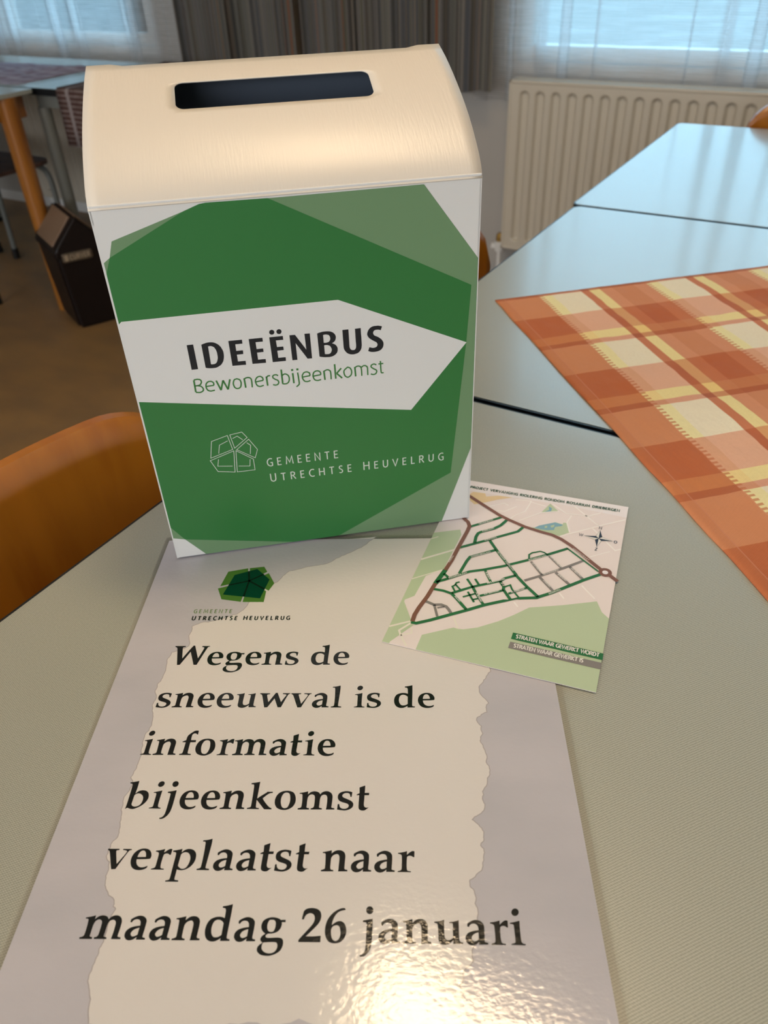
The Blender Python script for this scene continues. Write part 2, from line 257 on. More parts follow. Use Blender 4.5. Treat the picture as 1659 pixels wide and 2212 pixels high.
 't': (333, [[186,628,183,433,287,434,283,375,181,374,180,326,179,280,178,236,176,193,175,153,177,120,182,101,191,86,202,74,215,66,230,61,246,59,261,61,276,65,292,70,210,-4,191,-10,172,-14,152,-15,130,-12,108,-5,90,4,76,16,67,31,60,50,57,71,56,96,56,126,56,192,58,278,60,373,-2,372,-1,391,63,427,55,575]]),
 's': (444, [[340,450,328,325,300,331,297,353,292,373,286,391,278,404,268,414,255,422,237,427,215,430,193,429,173,425,152,416,136,405,123,391,115,374,112,358,116,343,125,329,140,315,165,302,196,289,228,276,262,260,296,244,325,227,347,208,364,187,375,165,380,140,379,113,372,88,360,66,343,45,320,27,291,10,256,-3,221,-12,187,-15,151,-13,117,-9,83,-5,50,1,17,8,24,143,58,147,60,125,64,104,71,85,81,68,95,52,113,40,135,32,161,28,186,28,209,31,232,38,250,49,264,65,274,84,278,103,276,118,269,132,258,144,242,154,221,162,197,171,167,180,133,190,103,201,77,214,54,229,36,247,24,268,15,292,11,317,11,344,14,371,23,396,38,418,59,437,84,452,116,464,152,472,187,477,220,477,251,474,279,470,302,464,322,457]]),
 'b': (611, [[17,648,11,679,46,684,81,689,115,695,148,702,181,710,214,718,216,669,218,619,219,566,218,507,216,446,213,383,233,407,254,429,278,447,306,459,338,468,370,471,403,469,437,461,467,448,493,429,515,404,531,375,543,342,549,304,550,267,545,233,535,201,520,169,499,137,474,107,447,80,416,56,383,35,351,17,321,3,292,-9,263,-15,233,-14,204,-8,178,-2,160,4,145,12,132,19,82,-15,86,19,89,69,91,130,90,276,88,460,85,598,82,613,77,625,71,635,63,641,55,644,46,646,37,648,27,648],[202,337,213,353,225,367,240,377,256,384,275,387,295,387,315,383,337,377,358,365,380,348,401,327,417,302,427,275,433,244,434,213,431,179,424,144,413,115,396,92,376,74,355,61,332,53,308,49,285,48,265,52,247,60,231,69,218,81,208,95,199,110]]),
 'k': (611, [[10,643,13,675,45,679,76,684,109,689,142,696,177,704,211,713,210,649,209,583,208,512,208,436,207,355,206,273,239,302,272,330,304,356,335,379,366,401,391,419,403,430,413,441,420,450,547,451,546,418,519,417,490,412,458,397,420,366,377,325,332,278,357,241,384,204,412,168,444,132,477,96,507,67,532,48,555,36,576,28,576,0,408,1,377,37,345,74,311,113,276,154,239,196,201,240,203,172,206,112,209,69,211,58,216,49,225,43,241,37,261,34,285,30,285,4,11,7,12,35,35,39,56,44,73,50,84,57,91,66,94,79,95,153,94,255,92,354,90,445,86,533,83,598,81,612,78,623,73,632,66,637,56,639,45,641,34,642,23,643]]),
 'o': (556, [[260,478,221,475,180,468,142,455,108,434,77,408,52,376,34,338,21,296,13,254,12,213,16,172,26,133,42,97,63,64,90,36,124,15,164,-1,205,-11,244,-15,284,-14,322,-5,362,10,400,33,433,60,457,92,476,130,489,169,494,212,493,258,487,301,475,342,459,380,439,412,417,435,391,451,363,463,331,472,296,477],[256,433,232,429,209,418,190,399,174,371,161,336,153,299,150,260,151,218,155,178,165,138,178,100,194,69,213,49,236,38,258,33,281,34,304,42,324,59,339,89,351,128,360,168,364,208,364,249,360,289,354,330,345,369,330,400,308,419,282,430]]),
 'f': (389, [[38,372,37,392,119,433,120,475,122,514,128,547,137,571,149,589,166,610,192,638,224,669,253,694,272,707,290,714,309,719,330,720,352,718,375,715,376,600,352,604,343,615,332,625,319,631,303,633,284,632,268,627,254,616,242,602,235,579,232,539,234,489,238,434,367,434,369,373,236,368,235,318,235,269,235,220,235,167,236,115,238,75,240,62,246,51,255,43,274,38,298,35,325,34,327,0,40,3,38,33,61,37,82,42,98,49,107,57,110,68,112,83,115,120,116,169,118,219,119,268,120,317,121,368]]),
 'w': (833, [[11,436,12,464,276,459,274,432,251,428,231,424,216,418,208,409,205,398,206,383,220,328,242,253,268,168,424,475,470,475,597,172,621,224,645,273,665,315,684,349,700,378,709,399,707,410,699,417,688,422,667,428,639,432,609,436,613,464,807,464,801,436,786,442,767,427,751,402,713,302,667,163,616,5,531,5,413,292,265,5,184,0,163,75,143,147,125,213,108,274,93,329,80,372,73,391,65,406,54,418,42,426,27,432]]),
 'W': (1000, [[23,662,26,695,317,694,317,661,294,657,273,651,258,644,249,634,246,623,247,606,264,511,290,378,321,228,353,309,386,390,420,468,457,552,496,634,525,693,530,703,536,711,538,709,574,709,756,235,773,298,791,360,807,424,825,495,842,567,852,620,850,629,843,636,834,642,819,648,801,654,781,659,785,692,1000,692,996,659,980,674,958,656,941,626,895,470,835,251,770,3,686,3,499,479,305,4,230,0,207,103,185,206,163,307,139,415,115,522,96,600,89,617,80,630,68,640,55,649,39,656]]),
}
BOX_POLY = {
 'light': [1.5,242.6,5.7,245.5,9.2,255.3,55.4,269.4,63.4,272.1,69.0,273.5,107.3,272.7,205.0,273.0,242.0,223.0,242.0,72.0,219.1,0.4,23.2,0.1,9.6,20.0,0.4,22.6,1.0,33.5,1.2,145.0,1.2,202.5],
 'dark': [5.7,245.5,55.2,269.4,65.2,272.8,69.2,273.5,106.7,272.8,238.0,204.7,235.6,162.5,226.0,50.7,132.0,0.3,94.0,-0.5,9.6,20.0,1.0,33.5,1.2,145.0,1.2,202.5,1.4,235.7],
 'white': [3.0,203.9,145.4,203.8,235.8,162.5,194.4,112.6,1.2,145.0,1.2,202.3],
}
BOX_TITLE = [
 [41.1,183.1,45.4,183.1,45.5,164.8,41.1,164.8],
 [50.7,182.3,51.8,182.7,53.0,183.0,54.2,183.3,55.3,183.4,56.5,183.4,57.6,183.3,58.7,183.1,59.8,182.6,60.8,182.0,61.7,181.3,62.5,180.3,63.2,179.3,63.7,178.0,64.2,176.5,64.4,175.1,64.4,173.6,64.3,172.2,64.0,170.8,63.6,169.5,63.1,168.3,62.3,167.2,61.5,166.2,60.4,165.5,59.3,164.9,58.3,164.5,57.3,164.3,56.2,164.3,55.0,164.3,53.8,164.4,52.7,164.6,51.9,164.8,51.2,165.0,50.7,165.3],
 [54.9,180.5,55.6,180.6,56.3,180.7,56.9,180.6,57.6,180.3,58.3,179.9,58.9,179.3,59.3,178.5,59.7,177.6,59.9,176.6,60.1,175.3,60.1,174.0,60.1,172.7,60.0,171.5,59.7,170.4,59.4,169.5,59.0,168.7,58.6,168.1,58.1,167.7,57.5,167.4,57.0,167.2,56.4,167.2,55.9,167.2,55.3,167.2,54.7,167.4],
 [68.9,182.9,78.1,182.8,78.0,179.9,73.1,180.0,73.1,175.1,77.6,175.0,77.5,172.3,73.1,172.3,73.1,167.2,78.3,167.1,78.3,164.1,68.9,164.4],
 [82.6,182.7,91.9,182.6,91.9,179.8,86.9,179.9,86.9,174.8,91.4,174.8,91.4,172.2,86.9,172.2,86.9,166.9,92.1,166.8,92.1,163.9,82.7,164.2],
 [96.5,182.4,105.8,182.3,105.8,179.5,100.7,179.6,100.9,174.7,105.2,174.6,105.3,172.0,100.8,172.0,100.9,166.6,106.0,166.5,105.9,163.7,96.7,163.8],
 [100.4,185.6,100.3,185.4,100.2,185.1,100.1,184.9,100.0,184.7,99.8,184.5,99.6,184.3,99.3,184.2,99.1,184.1,98.8,184.1,98.6,184.1,98.3,184.1,98.1,184.2,97.8,184.3,97.6,184.4,97.4,184.6,97.2,184.8,97.1,185.0,97.0,185.3,96.9,185.5,96.9,185.8,96.9,186.0,97.0,186.3,97.1,186.5,97.2,186.8,97.3,187.0,97.5,187.2,97.7,187.3,98.0,187.4,98.2,187.5,98.5,187.6,98.7,187.6,99.0,187.6,99.2,187.5,99.5,187.4,99.7,187.2,99.9,187.1,100.1,186.9,100.2,186.7,100.3,186.4,100.4,186.2,100.4,185.9],
 [105.3,185.5,105.2,185.3,105.2,185.0,105.0,184.8,104.9,184.6,104.7,184.4,104.5,184.2,104.3,184.1,104.0,184.0,103.8,184.0,103.5,184.0,103.2,184.0,103.0,184.1,102.8,184.2,102.5,184.3,102.3,184.5,102.2,184.7,102.0,184.9,101.9,185.2,101.9,185.4,101.8,185.7,101.8,185.9,101.9,186.2,102.0,186.4,102.1,186.7,102.3,186.9,102.4,187.1,102.7,187.2,102.9,187.3,103.1,187.4,103.4,187.5,103.6,187.5,103.9,187.5,104.2,187.4,104.4,187.3,104.6,187.2,104.8,187.0,105.0,186.8,105.1,186.6,105.2,186.3,105.3,186.1,105.3,185.8],
 [110.3,182.3,114.1,182.2,120.8,170.4,120.6,182.2,124.3,182.1,124.2,163.4,121.1,163.5,113.9,176.1,113.9,163.5,110.4,163.6],
 [129.3,181.4,130.1,181.7,131.0,181.9,132.0,182.1,133.2,182.3,134.4,182.3,135.6,182.3,136.8,182.2,138.0,182.0,139.1,181.6,140.0,181.1,140.8,180.4,141.4,179.6,141.8,178.8,142.0,177.9,142.0,176.9,141.8,176.1,141.5,175.2,141.0,174.4,140.4,173.9,139.7,173.4,138.9,173.1,139.9,172.6,140.8,172.1,141.5,171.5,142.1,170.6,142.5,169.7,142.7,168.7,142.6,167.6,142.4,166.5,142.0,165.6,141.3,164.8,140.5,164.1,139.6,163.6,138.6,163.2,137.5,163.0,136.3,162.9,135.0,163.0,133.5,163.1,132.3,163.3,131.2,163.6,130.3,163.8,129.5,164.1],
 [133.3,179.8,134.0,180.0,134.7,180.0,135.4,180.0,136.1,179.8,136.8,179.6,137.4,179.1,137.8,178.4,138.0,177.5,138.1,176.7,137.9,175.9,137.6,175.2,137.1,174.6,136.6,174.3,136.0,174.1,135.4,174.0,134.7,173.9,134.0,174.0,133.3,174.0],
 [133.4,172.1,134.2,172.2,135.0,172.2,135.7,172.1,136.4,171.8,137.1,171.5,137.6,171.0,138.0,170.2,138.4,169.2,138.5,168.2,138.3,167.3,137.9,166.5,137.5,165.9,136.9,165.5,136.3,165.3,135.6,165.3,134.9,165.3,134.1,165.4,133.4,165.6],
 [146.9,182.0,151.1,182.0,151.1,179.9,151.1,177.8,151.1,175.7,151.1,173.3,151.1,171.0,151.1,169.1,151.2,168.3,151.4,167.7,151.7,167.1,152.1,166.7,152.6,166.4,153.2,166.2,153.8,166.2,154.3,166.2,154.8,166.5,155.2,166.9,155.5,167.6,155.7,168.4,155.8,170.3,155.7,172.7,155.7,175.1,155.7,177.4,155.7,179.6,155.7,181.9,159.7,182.0,159.7,179.8,159.7,177.5,159.8,175.4,159.8,173.1,159.8,170.9,159.8,169.1,159.6,168.0,159.5,167.1,159.1,166.2,158.7,165.4,158.1,164.6,157.4,164.0,156.6,163.5,155.6,163.2,154.6,163.0,153.5,162.9,152.4,163.0,151.4,163.2,150.4,163.6,149.5,164.1,148.8,164.8,148.2,165.5,147.7,166.4,147.3,167.1,147.1,167.8,147.0,168.4,146.9,169.1,146.9,170.9,146.9,173.2,146.9,175.4,146.9,177.6,146.9,179.8],
 [174.7,181.5,173.7,178.8,173.0,179.1,172.2,179.4,171.4,179.5,170.6,179.5,169.8,179.4,169.1,179.1,168.7,178.7,168.4,178.1,168.2,177.5,168.3,176.9,168.5,176.2,169.0,175.5,169.7,175.0,170.7,174.5,171.6,174.0,172.5,173.3,173.3,172.6,174.1,171.8,174.6,170.9,175.1,170.0,175.3,169.0,175.3,167.9,175.1,166.8,174.8,165.9,174.2,165.0,173.5,164.2,172.6,163.7,171.6,163.3,170.5,163.1,169.3,163.0,168.2,163.0,167.1,163.1,166.1,163.3,165.3,163.6,164.7,163.9,164.1,164.2,165.1,167.0,166.0,166.7,166.8,166.4,167.6,166.2,168.4,166.2,169.1,166.3,169.7,166.5,170.2,166.8,170.7,167.3,170.9,167.8,171.0,168.4,170.9,169.1,170.5,169.8,170.0,170.4,169.2,170.9,168.3,171.5,167.4,172.1,166.5,172.8,165.7,173.5,165.0,174.3,164.5,175.1,164.2,175.8,164.0,176.5,164.0,177.2,164.2,178.0,164.5,178.9,165.0,179.9,165.6,180.7,166.2,181.3,167.0,181.8,167.9,182.2,168.9,182.4,170.0,182.4,171.1,182.4,171.9,182.4,172.7,182.2,173.3,182.0,173.9,181.9,174.3,181.7],
]
BOX_SUBTITLE = [
 [41.1,156.8,40.9,147.6],
 [41.1,157.0,41.9,157.1,42.8,157.2,43.6,157.3,44.3,157.1,45.1,156.9,45.6,156.5,45.9,156.0,46.0,155.4,46.0,154.7,45.7,154.1,45.3,153.4,44.8,152.9,44.1,152.6,43.4,152.5,42.7,152.4,42.1,152.4,41.6,152.4,41.1,152.4],
 [42.7,152.4,43.6,152.2,44.5,151.9,45.2,151.6,45.8,150.9,46.2,150.1,46.4,149.4,46.3,148.8,46.1,148.2,45.6,147.7,45.0,147.4,44.3,147.1,43.5,147.0,42.7,147.1,41.8,147.3,40.9,147.4],
 [48.6,151.0,54.0,151.3],
 [54.0,151.3,54.1,152.1,54.1,152.8,53.9,153.5,53.5,153.9,53.0,154.3,52.4,154.6,51.7,154.6,51.0,154.6,50.3,154.3,49.7,153.9,49.2,153.3,48.8,152.6,48.6,151.8,48.5,151.0,48.5,150.1,48.7,149.3,49.0,148.5,49.4,147.9,50.0,147.5,50.8,147.2,51.5,147.1,52.4,147.2,53.2,147.3,54.1,147.5],
 [56.1,154.7,58.3,146.9],
 [58.3,146.9,60.8,154.3],
 [60.8,154.3,63.2,146.8],
 [63.2,146.8,65.6,154.5],
 [70.3,154.3,71.1,154.0,71.8,153.6,72.4,153.1,72.7,152.2,72.9,151.1,72.8,150.0,72.6,149.1,72.3,148.1,71.8,147.4,71.1,146.9,70.3,146.7,69.6,146.7,69.0,146.9,68.5,147.3,68.0,147.9,67.7,148.7,67.5,149.7,67.4,150.7,67.6,151.8,68.0,152.8,68.4,153.6,69.0,154.0,69.7,154.1,70.3,154.3],
 [75.4,154.0,75.6,146.6],
 [75.3,153.5,76.0,153.8,76.6,154.1,77.2,154.2,77.9,154.3,78.6,154.2,79.2,154.0,79.7,153.6,80.1,153.1,80.3,152.1,80.3,150.5,80.2,148.4,80.1,146.3],
 [83.0,150.2,88.4,150.8],
 [88.4,150.8,88.3,151.5,88.3,152.3,88.1,152.9,87.7,153.4,87.2,153.8,86.6,154.1,86.0,154.1,85.2,154.0,84.6,153.7,84.0,153.2,83.5,152.5,83.1,151.7,82.9,151.0,82.9,150.3,83.0,149.5,83.2,148.6,83.5,147.8,83.9,147.1,84.5,146.7,85.1,146.4,85.9,146.3,86.6,146.4,87.5,146.7,88.3,146.9],
 [90.9,153.5,91.0,146.2],
 [91.0,152.5,91.3,153.0,91.6,153.4,92.0,153.7,92.5,153.8,93.1,153.8,93.6,153.8],
 [99.2,153.1,98.6,153.5,98.1,153.9,97.5,154.0,96.8,154.0,96.1,153.8,95.6,153.4,95.3,153.0,95.3,152.5,95.4,151.9,95.8,151.4,96.3,151.0,96.8,150.5,97.4,150.2,98.0,149.9,98.5,149.5,98.8,149.0,99.0,148.3,99.0,147.7,98.8,147.2,98.5,146.7,98.1,146.3,97.6,146.1,96.9,146.0,96.3,146.0,95.8,146.2,95.3,146.4,94.8,146.6],
 [101.8,157.5,101.7,147.1],
 [101.7,152.4,102.1,152.8,102.5,153.2,102.9,153.5,103.4,153.7,104.0,153.8,104.5,153.7,105.1,153.4,105.7,152.9,106.2,152.3,106.5,151.6,106.7,150.7,106.7,149.8,106.6,148.8,106.3,147.9,105.9,147.1,105.3,146.6,104.6,146.2,103.9,146.1,103.2,146.1,102.4,146.2,101.9,146.4,101.7,146.6,101.6,146.9,101.6,147.1],
 [109.5,153.8,109.6,145.8],
 [113.0,153.8,113.2,150.8,113.3,147.9,113.4,145.6,113.2,144.5,113.0,144.2,112.6,143.9,112.2,143.5,111.7,143.2,111.1,142.8],
 [116.1,149.8,121.6,150.3],
 [121.6,150.3,121.5,151.1,121.4,151.9,121.2,152.5,120.7,152.9,120.1,153.3,119.4,153.5,118.8,153.5,118.1,153.4,117.4,153.1,116.9,152.5,116.4,151.8,116.1,151.1,116.0,150.4,116.0,149.6,116.1,148.8,116.4,148.0,116.8,147.2,117.3,146.5,117.8,146.2,118.5,146.0,119.2,145.9,119.9,146.0,120.7,146.2,121.5,146.5],
 [123.7,149.6,129.3,150.1],
 [129.3,150.1,129.2,150.9,129.1,151.7,128.8,152.4,128.3,152.9,127.7,153.2,127.1,153.4,126.4,153.4,125.6,153.2,125.0,152.9,124.5,152.5,124.1,151.8,123.8,151.1,123.7,150.4,123.6,149.5,123.8,148.6,124.0,147.8,124.4,147.0,124.9,146.4,125.5,146.1,126.2,145.9,126.9,145.8,127.6,145.9,128.4,146.1,129.1,146.3],
 [131.6,152.9,131.9,145.6],
 [131.6,152.4,132.3,152.8,133.1,153.1,133.7,153.3,134.3,153.3,134.8,153.2,135.3,152.9,135.7,152.6,136.1,152.2,136.3,151.4,136.4,149.7,136.4,147.6,136.3,145.5],
 [139.6,157.0,139.7,145.6],
 [144.1,153.3,140.6,149.7],
 [140.6,149.7,144.3,145.5],
 [148.7,153.5,149.4,153.3,150.0,153.0,150.5,152.6,150.9,151.9,151.3,150.9,151.4,150.0,151.4,149.0,151.2,148.1,150.9,147.2,150.3,146.6,149.6,146.0,148.9,145.7,148.2,145.7,147.5,146.0,146.9,146.5,146.4,147.1,146.1,148.0,145.9,148.9,145.8,149.8,145.9,150.8,146.3,151.6,147.0,152.3,147.8,152.9,148.7,153.5],
 [153.9,153.1,154.1,145.6],
 [153.9,152.6,154.5,152.9,155.2,153.3,155.9,153.5,156.6,153.5,157.2,153.3,157.7,153.0,158.1,152.6,158.3,152.1,158.5,151.1,158.6,149.5,158.6,147.5,158.6,145.5],
 [158.2,151.9,158.9,152.4,159.6,153.0,160.3,153.3,161.0,153.3,161.6,153.2,162.1,152.8,162.5,152.5,162.8,152.0,163.0,151.1,163.0,149.5,163.0,147.5,163.0,145.5],
 [169.5,152.8,168.9,153.2,168.4,153.5,167.8,153.7,167.1,153.6,166.4,153.3,165.9,153.0,165.7,152.6,165.6,152.0,165.8,151.5,166.2,151.0,166.8,150.5,167.4,150.0,168.0,149.6,168.7,149.2,169.2,148.8,169.5,148.3,169.6,147.7,169.5,147.2,169.3,146.7,169.0,146.2,168.6,145.8,168.0,145.6,167.4,145.5,166.7,145.5,166.2,145.7,165.7,145.9,165.2,146.2],
 [172.5,155.5,172.6,152.6,172.6,149.8,172.7,147.6,172.8,146.6,172.9,146.3,173.1,146.1,173.5,146.0,174.1,146.0,174.6,146.1],
 [171.0,153.3,174.6,153.3],
 [109.4,156.2,109.7,156.1],
 [113.1,156.2,113.3,156.1],
]
BOX_LOGO = [
 [44.8, 106.4, 56.9, 109.8, 58.9, 97.4, 42.0, 92.2, 44.8, 106.4],
 [58.7, 110.0, 67.6, 111.2, 70.8, 106.1, 60.5, 98.3, 58.7, 110.0],
 [71.7, 104.5, 76.9, 94.8, 74.3, 87.7, 61.8, 96.8, 71.7, 104.5],
 [61.1, 96.0, 72.8, 86.8, 72.7, 77.1, 59.3, 77.2, 61.1, 96.0],
 [41.2, 90.1, 59.5, 96.1, 57.7, 77.3, 45.3, 79.7, 41.2, 90.1],
 [56.5, 105.3, 50.0, 102.5, 48.3, 95.3],
 [60.2, 106.7, 63.8, 108.3, 67.3, 104.7],
 [69.9, 101.7, 72.4, 99.1, 71.1, 91.6],
 [70.3, 87.0, 69.4, 81.1, 61.1, 82.3],
 [47.3, 90.4, 45.9, 84.5, 56.7, 82.9],
]
POSTER_LOGO_GREEN = [[57.3, 39.7, 72.5, 35.8, 74.5, 49.8, 54.2, 56.6], [73.8, 35.7, 85.0, 34.0, 88.4, 40.2, 76.5, 49.3], [89.9, 41.8, 95.9, 53.7, 92.7, 62.0, 77.2, 50.3], [90.9, 62.5, 90.8, 74.4, 74.7, 74.2, 75.5, 51.2, 76.6, 51.2], [52.9, 59.1, 74.7, 51.0, 75.3, 51.4, 73.3, 74.0, 58.0, 71.1]]
POSTER_LOGO_DARK = [63.1, 43.7, 80.0, 36.8, 91.6, 49.2, 87.4, 70.4, 58.1, 66.0]
POSTER_LOGO_GAPS = [[75.8, 50.6, 73.6, 39.4], [75.8, 50.6, 86.1, 43.1], [75.8, 50.6, 89.4, 60.4], [75.8, 50.6, 74.5, 68.3], [75.8, 50.6, 60.6, 55.5]]
WASH_LEFT = [51.8, 356.2, 49.3, 346.0, 45.2, 338.0, 45.4, 331.7, 46.0, 323.0, 47.0, 318.5, 48.3, 303.5, 46.4, 299.9, 42.3, 296.3, 38.2, 288.9, 37.9, 282.5, 34.2, 274.6, 34.6, 267.9, 37.2, 260.9, 35.7, 252.4, 33.9, 246.6, 34.4, 236.0, 35.8, 231.4, 33.4, 225.1, 34.8, 217.1, 34.5, 207.1, 33.6, 198.5, 35.2, 191.5, 35.2, 182.5, 32.7, 173.2, 32.6, 163.6, 30.6, 153.8, 33.2, 141.6, 31.8, 131.0, 33.4, 124.6, 44.0, 118.9, 41.7, 109.0, 42.0, 99.7, 49.5, 95.1, 62.6, 91.8, 72.8, 87.1, 79.1, 77.3, 81.1, 68.3, 98.3, 51.8, 105.8, 39.4, 128.9, 32.5, 139.6, 27.0, 148.4, 20.3, 164.6, 7.6, 173.7, -3.0]
WASH_RIGHT = [255.5, 142.8, 250.3, 150.0, 246.7, 158.6, 251.9, 169.3, 250.4, 176.6, 243.7, 181.0, 246.1, 187.4, 244.5, 198.5, 247.5, 207.9, 248.9, 219.2, 245.8, 230.1, 243.1, 237.7, 243.4, 245.6, 236.4, 251.4, 242.4, 258.6, 242.1, 263.3, 240.1, 266.8, 241.2, 275.2, 238.3, 281.7, 233.1, 286.0, 235.1, 292.8, 236.3, 303.5, 234.7, 318.2, 232.1, 323.0, 231.3, 327.9, 227.6, 330.7, 225.1, 337.3, 226.5, 343.2]
MAP_ROADS = [
 ('brown',2.9,[1.5,193.9,15.8,186.0,30.1,176.9,45.9,167.1,55.7,162.7,69.9,157.5,83.3,154.7,92.8,153.4,100.9,150.1,110.1,144.0,117.6,137.6,128.6,128.0,136.9,121.1]),
 ('brown',2.9,[142.3,117.8,149.5,112.1]),
 ('brown',2.9,[17.3,155.3,19.7,153.0,23.2,150.1,25.8,144.9,25.8,138.1,24.3,116.0,23.4,98.6,21.8,85.9]),
 ('brown',2.9,[18.8,69.0,17.1,53.1,14.7,39.9,13.9,32.1,14.5,25.2]),
 ('green',2.5,[13.8,24.2,17.5,24.2,26.6,30.5,39.5,40.8,49.5,48.6,59.9,57.3,72.6,65.9,79.6,69.8,76.9,68.6,82.8,71.9,94.9,76.3,96.7,78.1,104.7,85.1,116.3,97.1,125.2,106.3,135.9,116.1]),
 ('green',3.4,[21.8,86.4,18.8,68.9]),
 ('green',2.3,[19.0,70.7,26.5,77.2,34.1,84.2,40.3,90.0,49.6,95.0,61.7,102.6,64.6,104.5,79.4,115.9,93.9,127.7,107.9,140.0]),
 ('green',1.3,[107.3,140.0,134.4,119.1]),
 ('green',2,[21.9,81.7,27.5,77.6]),
 ('green',2.2,[26.7,144.7,48.8,164.9]),
 ('green',2.4,[35.3,124.9,34.4,133.1,35.0,138.0,36.8,140.3,45.7,147.4,50.2,153.4,53.6,162.1]),
 ('green',2.3,[25.0,115.5,45.7,132.6,48.8,135.7,65.5,149.7,68.4,156.3]),
 ('green',2.3,[45.7,132.3,54.0,121.5,75.0,97.0,74.8,96.6,85.4,86.2,95.8,77.4]),
 ('green',2.3,[53.7,121.4,36.2,107.0,34.9,101.3,33.2,85.2]),
 ('green',1.9,[51.4,94.7,58.5,83.1]),
 ('green',2.1,[33.5,62.3,39.2,67.3,46.7,73.7,65.3,86.5,67.7,90.3,75.0,96.0]),
 ('green',2.2,[19.2,62.6,26.7,63.0,33.6,61.9,39.3,57.0,48.4,48.6]),
 ('green',1.6,[40.4,81.2,46.7,73.7]),
 ('green',1.6,[46.3,83.0,50.7,77.4]),
 ('green',1.3,[36.0,76.1,33.9,74.6,33.7,72.4,38.7,67.9]),
 ('green',1.3,[34.2,72.6,32.0,69.5,35.1,65.2]),
 ('green',2,[46.7,73.7,51.8,66.4,58.8,57.7]),
 ('green',1.9,[54.2,65.6,69.9,77.1]),
 ('green',2.1,[64.8,86.3,69.1,80.7,69.5,77.6,76.7,68.7]),
 ('green',1.3,[69.8,80.9,73.4,84.1,75.6,79.8,82.1,72.7]),
 ('green',1.7,[73.9,74.6,74.5,74.8,86.1,85.0]),
 ('green',1.4,[42.5,60.8,51.0,67.4]),
 ('green',1.4,[44.6,67.4,51.9,57.8]),
 ('green',1.4,[50.2,60.0,54.3,62.9]),
 ('green',1.3,[81.2,116.9,80.0,123.4,82.0,126.4,87.7,130.0,90.7,129.5,94.2,127.4]),
 ('grey',2.1,[82.5,92.3,93.5,101.6,107.9,114.9,121.5,128.5]),
 ('grey',1.7,[82.9,115.6,93.9,102.6]),
 ('grey',1.7,[95.3,126.3,106.8,114.9]),
 ('grey',2.1,[92.8,99.6,104.9,87.3]),
 ('grey',2.1,[103.4,108.6,115.6,97.8]),
 ('grey',2.1,[112.4,118.5,124.3,106.9]),
 ('grey',2.1,[17.5,48.2,24.5,46.5,29.4,48.2,33.4,47.4,36.2,44.8,38.7,41.8]),
 ('grey',1.7,[24.5,46.5,30.2,35.4]),
 ('grey',1.4,[27.7,44.0,32.5,46.7]),
 ('white',0.9,[-0.0,119.7,4.9,124.2]),
 ('white',1.7,[-0.2,92.6,21.9,112.0]),
 ('white',0.9,[-0.0,68.6,19.1,85.5]),
 ('white',1.4,[-0.0,15.5,12.9,25.0]),
 ('white',1.4,[14.3,24.0,8.1,14.0,10.6,9.8,17.5,1.4]),
 ('white',1.2,[10.6,9.8,17.5,14.1,15.6,19.3]),
 ('white',1.2,[41.2,39.1,47.4,28.6]),
 ('pale',1,[54.1,162.2,59.9,172.2,65.7,178.5,67.3,188.2,67.9,194.6,54.6,192.9]),
 ('pale',0.9,[63.3,164.3,78.5,180.5,93.1,187.1]),
 ('pale',0.9,[68.1,193.1,81.1,190.8]),
 ('pale',1.1,[86.4,195.5,99.4,185.7,113.9,187.1,118.1,187.6,126.6,194.7]),
 ('pale',1.1,[104.5,197.9,116.5,186.4,127.2,176.5]),
 ('pale',1.1,[122.7,172.2,143.6,148.3,148.0,151.7]),
 ('pale',1.3,[99.5,153.8,126.4,175.5,147.2,191.3]),
 ('pale',1,[104.0,184.1,101.9,173.1,105.8,161.4]),
 ('pale',0.8,[42.8,173.0,49.0,173.4,57.5,183.6]),
 ('pale',0.8,[35.5,177.0,46.4,184.9,50.4,183.0]),
 ('pale',0.8,[126.0,134.9,139.9,145.8]),
 ('pale',1.1,[124.5,99.7,135.7,87.9]),
 ('pale',1,[80.0,66.8,83.6,62.7]),
 ('pale',1,[109.8,86.7,114.1,81.5]),
]
MAP_AREAS = [
 ('green_area',[24.9,14.7,44.4,28.4,47.6,28.0,51.5,28.8,60.5,33.5,73.3,44.1,82.5,53.7,91.5,64.5,114.3,74.3,137.5,85.8,142.3,75.5,147.8,70.6,148,70.6,148,0,24.9,0]),
 ('green_area',[0,128.4,0.4,128.4,19.7,138.6,22.3,132.2,20.3,87.2,9.2,75.2,7.7,51.4,2.0,45.3,2.3,43.0,13.0,26.6,16.1,21.6,5.5,1.8,5.5,0,0,0]),
 ('green_area',[78.9,180.9,84.1,196.0,92.2,187.3]),
 ('water',[83.6,191.5,86.8,189.4,86.5,184.8,81.6,183.0,84.7,186.5]),
 ('green_area',[74.5,158.2,80.9,160.5,93.2,171.2,98.9,170.0,99.0,172.5,101.4,173.0,105.5,160.6,98.6,154.0,93.4,154.7,83.1,155.8]),
 ('water',[77.4,158.7,80.5,162.7,92.4,170.9,99.3,169.4,98.1,167.3,93.4,164.7,93.3,160.4,88.5,158.6,82.6,158.3]),
 ('green_area',[85.1,163.6,87.1,164.2,87.5,161.8,85.6,160.6]),
 ('green_area',[89.5,165.0,92.5,167.6,92.6,164.5,90.8,162.8]),
 ('yellow',[16.1,181.3,22.1,176.0,33.1,183.3,39.3,188.3,51.4,195.2,38.8,194.2,29.2,190.0,27.2,194.3,16.7,193.5,14.2,188.7]),
 ('top_margin',[0,199.3,0.0,199.3,13.7,194.3,51.3,195.6,97.6,197.3,146.9,194.5,148,194.5,148,210,0,210]),
]
